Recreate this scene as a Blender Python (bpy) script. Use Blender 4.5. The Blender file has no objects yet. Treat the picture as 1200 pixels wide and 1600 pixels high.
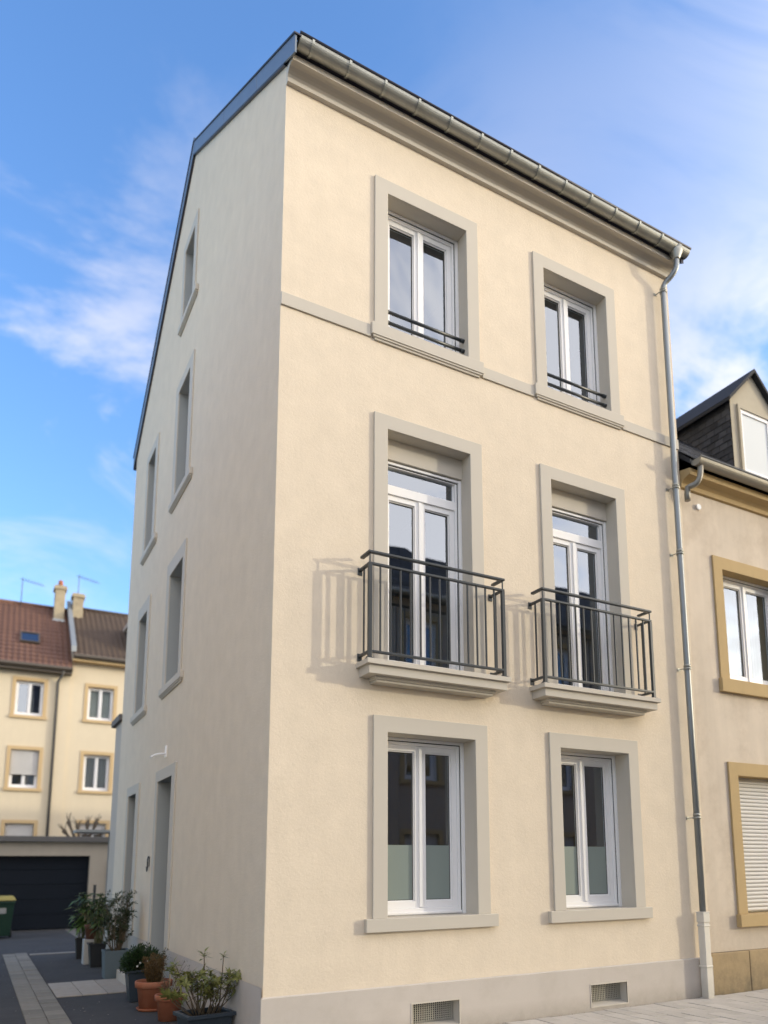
import bpy, bmesh, math, random
from mathutils import Vector, Matrix, Euler

random.seed(7)
R = math.radians
S = bpy.context.scene
COL = S.collection

# ------------------------------------------------------------------ camera
cam_d = bpy.data.cameras.new('camera')
cam = bpy.data.objects.new('camera', cam_d)
COL.objects.link(cam)
YAW, PITCH, ROLL = R(60.02), R(9.36), R(-0.42)
fw = Vector((math.cos(YAW)*math.cos(PITCH), math.sin(YAW)*math.cos(PITCH), math.sin(PITCH)))
rt = Vector((math.sin(YAW), -math.cos(YAW), 0.0))
up = rt.cross(fw)
r2 = rt*math.cos(ROLL) + up*math.sin(ROLL)
u2 = -rt*math.sin(ROLL) + up*math.cos(ROLL)
M = Matrix((( r2.x, u2.x, -fw.x, -2.421), (r2.y, u2.y, -fw.y, -7.248), (r2.z, u2.z, -fw.z, 1.70), (0, 0, 0, 1)))
cam.matrix_world = M
cam_d.sensor_fit = 'HORIZONTAL'
cam_d.sensor_width = 36.0
cam_d.lens = 1208.9/1200*36.0
cam_d.shift_x = -(663.7-600)/1200
cam_d.shift_y = (1155.5-800)/1200
cam_d.clip_start = 0.1
cam_d.clip_end = 2000
cam_d.dof.use_dof = True
cam_d.dof.focus_distance = 8.9
cam_d.dof.aperture_fstop = 0.85
S.camera = cam

# ------------------------------------------------------------------ sun and sky
SUN = Vector((0.885, -0.452, 0.186)).normalized()
elev = math.asin(SUN.z)
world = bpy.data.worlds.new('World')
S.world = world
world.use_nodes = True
wn, wl = world.node_tree.nodes, world.node_tree.links
wn.clear()
w_out = wn.new('ShaderNodeOutputWorld')
w_bg = wn.new('ShaderNodeBackground')
w_bg.inputs['Strength'].default_value = 0.15
sky = wn.new('ShaderNodeTexSky')
sky.sky_type = 'NISHITA'
sky.sun_disc = False
sky.sun_elevation = elev
sky.sun_rotation = math.atan2(SUN.x, SUN.y)
sky.altitude = 200
sky.air_density = 1.0
sky.dust_density = 1.0
sky.ozone_density = 2.6
hs = wn.new('ShaderNodeHueSaturation')
hs.inputs['Saturation'].default_value = 1.12
hs.inputs['Value'].default_value = 1.10
hs.inputs['Hue'].default_value = 0.508
wl.new(sky.outputs[0], hs.inputs['Color'])
# thin wispy clouds, laid on a plane overhead: direction / height
tc = wn.new('ShaderNodeTexCoord')
sep = wn.new('ShaderNodeSeparateXYZ'); wl.new(tc.outputs['Generated'], sep.inputs[0])
zz = wn.new('ShaderNodeMath'); zz.operation = 'MAXIMUM'; zz.inputs[1].default_value = 0.0
wl.new(sep.outputs['Z'], zz.inputs[0])
za = wn.new('ShaderNodeMath'); za.operation = 'ADD'; za.inputs[1].default_value = 0.16
wl.new(zz.outputs[0], za.inputs[0])
dx = wn.new('ShaderNodeMath'); dx.operation = 'DIVIDE'; wl.new(sep.outputs['X'], dx.inputs[0]); wl.new(za.outputs[0], dx.inputs[1])
dy = wn.new('ShaderNodeMath'); dy.operation = 'DIVIDE'; wl.new(sep.outputs['Y'], dy.inputs[0]); wl.new(za.outputs[0], dy.inputs[1])
cb = wn.new('ShaderNodeCombineXYZ'); wl.new(dx.outputs[0], cb.inputs[0]); wl.new(dy.outputs[0], cb.inputs[1])
mp = wn.new('ShaderNodeMapping'); mp.inputs['Location'].default_value = (8.62, 1.6, 0.0)
mp.inputs['Rotation'].default_value = (0, 0, R(25)); mp.inputs['Scale'].default_value = (1.0, 1.35, 1.0)
wl.new(cb.outputs[0], mp.inputs[0])
n1 = wn.new('ShaderNodeTexNoise'); n1.inputs['Scale'].default_value = 1.25; n1.inputs['Detail'].default_value = 7.0
n1.inputs['Roughness'].default_value = 0.62; n1.inputs['Distortion'].default_value = 0.9
wl.new(mp.outputs[0], n1.inputs['Vector'])
n2 = wn.new('ShaderNodeTexNoise'); n2.inputs['Scale'].default_value = 0.55; n2.inputs['Detail'].default_value = 3.0
wl.new(mp.outputs[0], n2.inputs['Vector'])
r1 = wn.new('ShaderNodeMapRange'); r1.inputs['From Min'].default_value = 0.405; r1.inputs['From Max'].default_value = 0.60
r1.interpolation_type = 'SMOOTHSTEP'
r3 = wn.new('ShaderNodeMapRange'); r3.inputs['From Min'].default_value = 0.29; r3.inputs['From Max'].default_value = 0.54
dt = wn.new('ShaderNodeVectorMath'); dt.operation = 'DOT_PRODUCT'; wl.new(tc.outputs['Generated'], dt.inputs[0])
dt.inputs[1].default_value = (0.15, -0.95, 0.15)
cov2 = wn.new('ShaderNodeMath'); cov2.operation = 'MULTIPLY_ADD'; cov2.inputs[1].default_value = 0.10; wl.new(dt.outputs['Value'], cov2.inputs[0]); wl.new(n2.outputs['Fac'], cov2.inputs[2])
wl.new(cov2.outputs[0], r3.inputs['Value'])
# cover thickens behind the camera, raised for fill light; the panes mirror it
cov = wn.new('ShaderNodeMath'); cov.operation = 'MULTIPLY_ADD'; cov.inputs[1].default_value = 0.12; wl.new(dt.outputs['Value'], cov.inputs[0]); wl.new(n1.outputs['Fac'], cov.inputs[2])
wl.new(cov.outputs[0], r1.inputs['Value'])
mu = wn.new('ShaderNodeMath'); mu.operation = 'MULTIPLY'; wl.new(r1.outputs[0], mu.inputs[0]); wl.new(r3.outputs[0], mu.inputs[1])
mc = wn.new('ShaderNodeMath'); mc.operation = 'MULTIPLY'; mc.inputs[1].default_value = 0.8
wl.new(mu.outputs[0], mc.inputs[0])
# cloud colour: pale, brightened and warmed out of view to light the facade
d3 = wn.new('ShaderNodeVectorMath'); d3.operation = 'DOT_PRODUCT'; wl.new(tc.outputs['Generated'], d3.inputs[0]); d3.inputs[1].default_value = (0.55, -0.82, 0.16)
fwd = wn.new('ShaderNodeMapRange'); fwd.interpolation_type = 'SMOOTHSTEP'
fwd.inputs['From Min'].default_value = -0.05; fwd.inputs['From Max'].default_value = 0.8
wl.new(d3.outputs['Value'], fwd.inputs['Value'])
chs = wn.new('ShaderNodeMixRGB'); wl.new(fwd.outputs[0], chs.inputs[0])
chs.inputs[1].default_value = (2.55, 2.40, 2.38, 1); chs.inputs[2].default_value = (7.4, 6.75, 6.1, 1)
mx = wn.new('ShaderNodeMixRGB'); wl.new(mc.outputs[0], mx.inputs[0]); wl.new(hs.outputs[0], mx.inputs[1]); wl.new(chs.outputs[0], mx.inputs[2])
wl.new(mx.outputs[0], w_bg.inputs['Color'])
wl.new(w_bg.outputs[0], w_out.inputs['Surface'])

sun_d = bpy.data.lights.new('sun', 'SUN')
sun_d.energy = 0.62
sun_d.angle = R(0.6)
sun_d.color = (1.0, 0.90, 0.68)
sun = bpy.data.objects.new('sun', sun_d)
COL.objects.link(sun)
sun.location = SUN*60
sun.rotation_euler = SUN.to_track_quat('Z', 'Y').to_euler()

S.view_settings.view_transform = 'Standard'
S.view_settings.look = 'None'
S.view_settings.exposure = 1.67
S.view_settings.gamma = 1.0
S.view_settings.use_curve_mapping = False
S.render.engine = 'CYCLES'
S.cycles.use_denoising = True
S.cycles.max_bounces = 8
S.cycles.transparent_max_bounces = 16
S.cycles.caustics_reflective = False
S.cycles.caustics_refractive = False
S.cycles.sample_clamp_indirect = 6.0

# ------------------------------------------------------------------ materials
MATS = {}

def mat(name, col, rough=0.8, metal=0.0, spec=0.35, var=0.0, var_scale=3.0, bump=0.0, bump_scale=200.0, bump_dist=0.004,
        streak=0.0, rnd=0.0, coords='Object', fine=0.0, dirt=None, dirt_scale=1.5, dirt_amt=0.0, bump2=0.0, bump2_scale=30.0, tintvar=0.0):
    m = bpy.data.materials.new(name)
    m.use_nodes = True
    n, l = m.node_tree.nodes, m.node_tree.links
    b = n['Principled BSDF']
    b.inputs['Roughness'].default_value = rough
    b.inputs['Metallic'].default_value = metal
    b.inputs['Specular IOR Level'].default_value = spec
    t = n.new('ShaderNodeTexCoord')
    src = None
    base = n.new('ShaderNodeRGB'); base.outputs[0].default_value = (*col, 1)
    src = base.outputs[0]
    def scaled(factor_out, amt, lo=0.0):
        # multiply colour by 1 + amt*(f-0.5)*2
        nonlocal src
        a = n.new('ShaderNodeMath'); a.operation = 'MULTIPLY_ADD'
        a.inputs[1].default_value = 2*amt; a.inputs[2].default_value = 1-amt
        l.new(factor_out, a.inputs[0])
        mm = n.new('ShaderNodeVectorMath'); mm.operation = 'SCALE'
        l.new(src, mm.inputs[0]); l.new(a.outputs[0], mm.inputs['Scale'])
        src = mm.outputs[0]
    if var:
        x = n.new('ShaderNodeTexNoise'); x.inputs['Scale'].default_value = var_scale; x.inputs['Detail'].default_value = 6
        x.inputs['Roughness'].default_value = 0.65
        l.new(t.outputs[coords], x.inputs['Vector']); scaled(x.outputs['Fac'], var)
    if fine:
        x = n.new('ShaderNodeTexNoise'); x.inputs['Scale'].default_value = 90; x.inputs['Detail'].default_value = 3
        l.new(t.outputs[coords], x.inputs['Vector']); scaled(x.outputs['Fac'], fine)
    if tintvar:
        at = n.new('ShaderNodeAttribute'); at.attribute_name = 'tint'; scaled(at.outputs['Fac'], tintvar)
    if streak:
        mpg = n.new('ShaderNodeMapping'); mpg.inputs['Scale'].default_value = (4.0, 4.0, 0.25)
        l.new(t.outputs[coords], mpg.inputs[0])
        x = n.new('ShaderNodeTexNoise'); x.inputs['Scale'].default_value = 1.6; x.inputs['Detail'].default_value = 5
        l.new(mpg.outputs[0], x.inputs['Vector']); scaled(x.outputs['Fac'], streak)
    if rnd:
        oi = n.new('ShaderNodeObjectInfo'); scaled(oi.outputs['Random'], rnd)
    if dirt:
        x = n.new('ShaderNodeTexNoise'); x.inputs['Scale'].default_value = dirt_scale; x.inputs['Detail'].default_value = 7
        x.inputs['Roughness'].default_value = 0.7
        l.new(t.outputs[coords], x.inputs['Vector'])
        mr = n.new('ShaderNodeMapRange'); mr.inputs['From Min'].default_value = 0.48; mr.inputs['From Max'].default_value = 0.72
        mr.inputs['To Max'].default_value = dirt_amt
        l.new(x.outputs['Fac'], mr.inputs['Value'])
        mm = n.new('ShaderNodeMixRGB'); l.new(mr.outputs[0], mm.inputs[0]); l.new(src, mm.inputs[1]); mm.inputs[2].default_value = (*dirt, 1)
        src = mm.outputs[0]
    l.new(src, b.inputs['Base Color'])
    if bump or bump2:
        x = n.new('ShaderNodeTexNoise'); x.inputs['Scale'].default_value = bump_scale; x.inputs['Detail'].default_value = 4
        x.inputs['Roughness'].default_value = 0.6
        l.new(t.outputs[coords], x.inputs['Vector'])
        h = x.outputs['Fac']
        if bump2:
            y = n.new('ShaderNodeTexNoise'); y.inputs['Scale'].default_value = bump2_scale; y.inputs['Detail'].default_value = 5
            y.inputs['Distortion'].default_value = 0.6
            l.new(t.outputs[coords], y.inputs['Vector'])
            ad = n.new('ShaderNodeMath'); ad.operation = 'MULTIPLY_ADD'; ad.inputs[1].default_value = bump2
            l.new(y.outputs['Fac'], ad.inputs[0]); l.new(h, ad.inputs[2]); h = ad.outputs[0]
        bp = n.new('ShaderNodeBump'); bp.inputs['Strength'].default_value = bump or 0.3; bp.inputs['Distance'].default_value = bump_dist
        l.new(h, bp.inputs['Height']); l.new(bp.outputs[0], b.inputs['Normal'])
    MATS[name] = m
    return m

STUCCO = mat('cream_render', (0.70, 0.608, 0.485), 0.92, spec=0.15, var=0.11, var_scale=3.2, streak=0.03, fine=0.04, bump=0.45, bump_scale=150, bump_dist=0.006, bump2=1.3, bump2_scale=30)
TRIM = mat('grey_trim_paint', (0.53, 0.49, 0.425), 0.75, spec=0.25, var=0.03, var_scale=4, streak=0.02, bump=0.12, bump_scale=240, bump_dist=0.002)
PLINTH = mat('grey_plinth_render', (0.52, 0.475, 0.43), 0.9, spec=0.2, var=0.06, var_scale=2.2, fine=0.05, bump=0.3, bump_scale=220, bump_dist=0.003, dirt=(0.33, 0.29, 0.24), dirt_scale=2.5, dirt_amt=0.25)
SHADETRIM = mat('shaded_reveal_trim', (0.34, 0.355, 0.35), 0.75, var=0.04, var_scale=4)  # trim grey darkened: the shade of the side recesses is painted in
WHITE = mat('white_window_frame', (0.80, 0.80, 0.81), 0.32, spec=0.5, var=0.015, var_scale=5)
ZINC = mat('zinc', (0.34, 0.345, 0.32), 0.50, metal=0.8, var=0.14, var_scale=5, streak=0.08, dirt=(0.22, 0.225, 0.20), dirt_scale=4, dirt_amt=0.5)
STRAP = mat('zinc_strap', (0.36, 0.37, 0.34), 0.45, metal=0.8, var=0.1)
PIPE = mat('zinc_pipe', (0.27, 0.29, 0.30), 0.52, metal=0.8, var=0.12, var_scale=4, streak=0.10)
FLASH = mat('slate_blue_flashing', (0.17, 0.20, 0.235), 0.42, metal=0.5, var=0.14, var_scale=3, streak=0.05)
DARKMETAL = mat('dark_flashing', (0.05, 0.05, 0.065), 0.45, metal=0.4, var=0.1)
RAIL = mat('anthracite_paint', (0.034, 0.041, 0.048), 0.38, spec=0.5, var=0.08, var_scale=8)
SLATE = mat('slate', (0.058, 0.062, 0.072), 0.75, tintvar=0.45, spec=0.2, var=0.25, var_scale=9, fine=0.1, bump=0.2, bump_scale=60)
CAST = mat('cream_pipe_paint', (0.62, 0.59, 0.53), 0.5, spec=0.4, var=0.05, var_scale=6)
GRILLE = mat('vent_grille', (0.46, 0.445, 0.39), 0.5, metal=0.2)
BLACK = mat('black_void', (0.012, 0.012, 0.013), 0.9)
ROOM = mat('room_plaster', (0.20, 0.19, 0.175), 0.9, var=0.1)
CURTAIN = mat('curtain', (0.62, 0.63, 0.60), 0.9, streak=0.3)
BLIND = mat('white_blind', (0.66, 0.67, 0.66), 0.9)
CURTAIN2 = mat('dark_curtain', (0.25, 0.23, 0.20), 0.9, streak=0.4)
SHUTTER = mat('white_roller_shutter', (0.56, 0.545, 0.525), 0.55, var=0.05, var_scale=2)
ASPHALT = mat('asphalt', (0.048, 0.050, 0.054), 0.9, spec=0.3, var=0.35, var_scale=1.1, fine=0.35, bump=0.5, bump_scale=120, bump_dist=0.006, dirt=(0.075, 0.075, 0.075), dirt_scale=0.9, dirt_amt=0.6)
ROAD = mat('worn_bounce_asphalt', (0.15, 0.146, 0.14), 0.9, spec=0.3, var=0.2, var_scale=0.6, fine=0.3, bump=0.4, bump_scale=120, bump_dist=0.006)  # worn asphalt, lightened further to bounce light up the facade
SLABM = mat('concrete_slab', (0.20, 0.19, 0.165), 0.9, var=0.22, var_scale=5, rnd=0.14, fine=0.12, bump=0.35, bump_scale=90)
TILEM = mat('pale_concrete_tile', (0.32, 0.295, 0.26), 0.85, var=0.2, var_scale=6, rnd=0.10, fine=0.08, bump=0.25, bump_scale=90)
PAVER = mat('grey_paving_block', (0.50, 0.465, 0.415), 0.88, var=0.18, var_scale=7, rnd=0.09, fine=0.12, bump=0.35, bump_scale=110, dirt=(0.25, 0.23, 0.19), dirt_scale=3, dirt_amt=0.4)
SAND = mat('joint_sand', (0.10, 0.09, 0.075), 0.95, var=0.2, bump=0.3, bump_scale=150)
KERB = mat('kerb_stone', (0.30, 0.29, 0.27), 0.85, var=0.12, bump=0.2)
STONE = mat('step_stone', (0.44, 0.41, 0.36), 0.8, var=0.10, var_scale=5, fine=0.06, bump=0.15)
NWALL = mat('old_beige_render', (0.62, 0.54, 0.445), 0.93, spec=0.15, var=0.15, var_scale=1.6, streak=0.13, fine=0.05, bump=0.5, bump_scale=70, dirt=(0.42, 0.34, 0.26), dirt_scale=1.3, dirt_amt=0.6)
NTRIM = mat('ochre_stone_trim', (0.46, 0.335, 0.17), 0.85, var=0.10, var_scale=3, streak=0.06, bump=0.2)
NSTONE = mat('sandstone_plinth', (0.36, 0.27, 0.155), 0.9, var=0.28, var_scale=3.5, bump=0.5, bump_scale=40, dirt=(0.16, 0.13, 0.09), dirt_scale=2.2, dirt_amt=0.6)
NGUT = mat('weathered_zinc', (0.30, 0.285, 0.25), 0.55, metal=0.45, var=0.2, var_scale=5)
DORM = mat('dormer_render', (0.42, 0.38, 0.30), 0.9, var=0.12, dirt=(0.22, 0.19, 0.15), dirt_amt=0.4)
BGWALL = mat('pale_yellow_render', (0.68, 0.585, 0.43), 0.92, spec=0.15, var=0.05, streak=0.03, bump=0.2, bump_scale=60)
PALEWALL = mat('pale_cream_render', (0.80, 0.70, 0.56), 0.92, spec=0.15, var=0.04)
BGTRIM = mat('ochre_surround', (0.56, 0.41, 0.225), 0.85, var=0.06)
TILE = mat('red_brown_roof_tile', (0.15, 0.080, 0.058), 0.8, var=0.28, var_scale=1.4, fine=0.2)
TILE2 = mat('brown_roof_tile', (0.105, 0.075, 0.055), 0.8, var=0.25, var_scale=1.2, fine=0.15)
CHIM = mat('buff_brick_chimney', (0.37, 0.315, 0.22), 0.9, var=0.18, var_scale=6, dirt=(0.12, 0.1, 0.08), dirt_amt=0.4, dirt_scale=2)
LEAD = mat('lead_flashing', (0.30, 0.32, 0.33), 0.5, metal=0.4, var=0.1)
BGGUT = mat('dull_brown_gutter', (0.10, 0.085, 0.07), 0.5, metal=0.3)
BGPIPE = mat('grey_drainpipe', (0.16, 0.155, 0.15), 0.5, metal=0.4)
GARAGE = mat('garage_render', (0.42, 0.37, 0.30), 0.92, var=0.08, streak=0.05, bump=0.2, bump_scale=60)
GDOOR = mat('dark_blue_garage_door', (0.005, 0.009, 0.016), 0.6, spec=0.2, var=0.1)
GROOF = mat('flat_roof_edge', (0.13, 0.125, 0.12), 0.7, var=0.1)
ANNEX = mat('white_grey_render', (0.50, 0.45, 0.39), 0.92, var=0.05, bump=0.2, bump_scale=90)
BINGREEN = mat('green_plastic', (0.005, 0.034, 0.02), 0.45, spec=0.4, var=0.06)
BINLID = mat('yellow_plastic', (0.34, 0.285, 0.075), 0.45, spec=0.4, var=0.06)
RUBBER = mat('black_rubber', (0.02, 0.02, 0.02), 0.8)
TERRA = mat('terracotta', (0.30, 0.105, 0.055), 0.8, var=0.16, var_scale=7, fine=0.1, dirt=(0.34, 0.2, 0.14), dirt_scale=6, dirt_amt=0.35)
POTBLUE = mat('dark_blue_pot', (0.028, 0.040, 0.055), 0.42, spec=0.45, var=0.1, var_scale=6)
POTGREY = mat('grey_blue_pot', (0.085, 0.115, 0.135), 0.6, var=0.12, var_scale=5)
POTBLACK = mat('black_pot', (0.016, 0.018, 0.021), 0.5, var=0.1)
POTPALE = mat('pale_grey_pot', (0.36, 0.36, 0.35), 0.8, var=0.1, var_scale=6)
POTBROWN = mat('brown_pot', (0.12, 0.05, 0.03), 0.8, var=0.15)
SOIL = mat('soil', (0.025, 0.019, 0.014), 0.98, var=0.3, var_scale=30, bump=0.8, bump_scale=80, bump_dist=0.01)
WOODSTEM = mat('woody_stem', (0.11, 0.085, 0.055), 0.9, var=0.2, var_scale=30)
GREENSTEM = mat('green_stem', (0.10, 0.11, 0.04), 0.8, var=0.2, var_scale=30)
BARK = mat('bark', (0.10, 0.08, 0.06), 0.95, var=0.3, var_scale=10, bump=0.6, bump_scale=30, bump_dist=0.02)
STAKE = mat('bamboo_stake', (0.45, 0.36, 0.22), 0.7)
PETAL = mat('white_petal', (0.75, 0.75, 0.72), 0.7)
ROADPAINT = mat('road_paint', (0.6, 0.6, 0.58), 0.8)
OPWALL = mat('brown_render', (0.40, 0.33, 0.26), 0.92, var=0.08, streak=0.05)

def splash(m, col, z0, z1, amt):
    n, l = m.node_tree.nodes, m.node_tree.links
    b = n['Principled BSDF']; src = b.inputs['Base Color'].links[0].from_socket
    t = n.new('ShaderNodeTexCoord'); sp = n.new('ShaderNodeSeparateXYZ'); l.new(t.outputs['Object'], sp.inputs[0])
    mr = n.new('ShaderNodeMapRange'); mr.inputs['From Min'].default_value = z0; mr.inputs['From Max'].default_value = z1; mr.inputs['To Min'].default_value = 1; mr.inputs['To Max'].default_value = 0
    l.new(sp.outputs['Z'], mr.inputs['Value'])
    x = n.new('ShaderNodeTexNoise'); x.inputs['Scale'].default_value = 9; x.inputs['Detail'].default_value = 8; x.inputs['Roughness'].default_value = 0.75; l.new(t.outputs['Object'], x.inputs['Vector'])
    a = n.new('ShaderNodeMath'); a.operation = 'MULTIPLY'; l.new(mr.outputs[0], a.inputs[0]); l.new(x.outputs['Fac'], a.inputs[1])
    a2 = n.new('ShaderNodeMath'); a2.operation = 'MULTIPLY'; a2.inputs[1].default_value = amt; l.new(a.outputs[0], a2.inputs[0])
    mm = n.new('ShaderNodeMixRGB'); l.new(a2.outputs[0], mm.inputs[0]); l.new(src, mm.inputs[1]); mm.inputs[2].default_value = (*col, 1); l.new(mm.outputs[0], b.inputs['Base Color'])
splash(PLINTH, (0.22, 0.19, 0.15), -0.02, 0.22, 1.0)
splash(NSTONE, (0.10, 0.085, 0.06), -0.05, 0.4, 1.1)
splash(NWALL, (0.30, 0.25, 0.19), 0.5, 1.6, 0.5)
splash(CAST, (0.25, 0.22, 0.18), -0.02, 0.3, 0.9)

def leafmat(name, col, col2):
    m = bpy.data.materials.new(name); m.use_nodes = True
    n, l = m.node_tree.nodes, m.node_tree.links
    b = n['Principled BSDF']; b.inputs['Roughness'].default_value = 0.48; b.inputs['Specular IOR Level'].default_value = 0.45
    at = n.new('ShaderNodeAttribute'); at.attribute_name = 'tint'
    t = n.new('ShaderNodeTexCoord')
    x = n.new('ShaderNodeTexNoise'); x.inputs['Scale'].default_value = 14; l.new(t.outputs['Object'], x.inputs['Vector'])
    mi = n.new('ShaderNodeMath'); mi.operation = 'MULTIPLY_ADD'; mi.inputs[1].default_value = 0.5
    l.new(x.outputs['Fac'], mi.inputs[0]); l.new(at.outputs['Fac'], mi.inputs[2])
    sb = n.new('ShaderNodeMath'); sb.operation = 'SUBTRACT'; sb.inputs[1].default_value = 0.25; sb.use_clamp = True
    l.new(mi.outputs[0], sb.inputs[0])
    mm = n.new('ShaderNodeMixRGB'); mm.inputs[1].default_value = (*col, 1); mm.inputs[2].default_value = (*col2, 1)
    l.new(sb.outputs[0], mm.inputs[0])
    l.new(mm.outputs[0], b.inputs['Base Color'])
    tr = n.new('ShaderNodeBsdfTranslucent'); l.new(mm.outputs[0], tr.inputs['Color'])
    mx_ = n.new('ShaderNodeMixShader'); mx_.inputs[0].default_value = 0.2
    l.new(b.outputs[0], mx_.inputs[1]); l.new(tr.outputs[0], mx_.inputs[2])
    l.new(mx_.outputs[0], n['Material Output'].inputs['Surface'])
    MATS[name] = m
    return m
AZLEAF = leafmat('azalea_leaf', (0.11, 0.13, 0.030), (0.24, 0.24, 0.07))
DARKLEAF = leafmat('dark_evergreen_leaf', (0.010, 0.028, 0.010), (0.030, 0.065, 0.018))
BUSHLEAF = leafmat('shrub_leaf', (0.016, 0.030, 0.012), (0.055, 0.075, 0.028))
LAURLEAF = leafmat('laurel_leaf', (0.030, 0.060, 0.016), (0.085, 0.13, 0.035))
BRIGHTLEAF = leafmat('bright_laurel_leaf', (0.045, 0.10, 0.022), (0.12, 0.20, 0.05))
BROWNLEAF = leafmat('brown_heath_leaf', (0.10, 0.055, 0.020), (0.15, 0.10, 0.035))
DRYLEAF = leafmat('dry_leaf', (0.13, 0.12, 0.06), (0.17, 0.15, 0.09))

def glassmat(name, ior=2.9, tint=(0.82, 0.87, 0.86)):
    m = bpy.data.materials.new(name); m.use_nodes = True
    n, l = m.node_tree.nodes, m.node_tree.links
    n.remove(n['Principled BSDF'])
    g = n.new('ShaderNodeBsdfGlossy'); g.inputs['Roughness'].default_value = 0.0; g.inputs['Color'].default_value = (0.80, 0.88, 1, 1)
    tr = n.new('ShaderNodeBsdfTransparent'); tr.inputs['Color'].default_value = (*tint, 1)
    fr = n.new('ShaderNodeFresnel')
    ge = n.new('ShaderNodeNewGeometry'); im = n.new('ShaderNodeMapRange')          # a thin sheet reflects alike from both sides
    im.inputs['To Min'].default_value = ior; im.inputs['To Max'].default_value = 1/ior
    l.new(ge.outputs['Backfacing'], im.inputs['Value']); l.new(im.outputs[0], fr.inputs['IOR'])
    t = n.new('ShaderNodeTexCoord')
    x = n.new('ShaderNodeTexNoise'); x.inputs['Scale'].default_value = 2.2; x.inputs['Detail'].default_value = 1
    l.new(t.outputs['Object'], x.inputs['Vector'])
    bp = n.new('ShaderNodeBump'); bp.inputs['Strength'].default_value = 0.10; bp.inputs['Distance'].default_value = 0.006
    l.new(x.outputs['Fac'], bp.inputs['Height']); l.new(bp.outputs[0], g.inputs['Normal'])
    mx_ = n.new('ShaderNodeMixShader'); l.new(fr.outputs[0], mx_.inputs[0]); l.new(tr.outputs[0], mx_.inputs[1]); l.new(g.outputs[0], mx_.inputs[2])
    l.new(mx_.outputs[0], n['Material Output'].inputs['Surface'])
    return m
GLASS = glassmat('window_glass')
CLEAR = glassmat('clear_glass', 1.45, (0.95, 0.96, 0.96))
FILM = mat('frosted_film', (0.22, 0.265, 0.25), 0.28, spec=0.6, var=0.06, var_scale=2)

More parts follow.
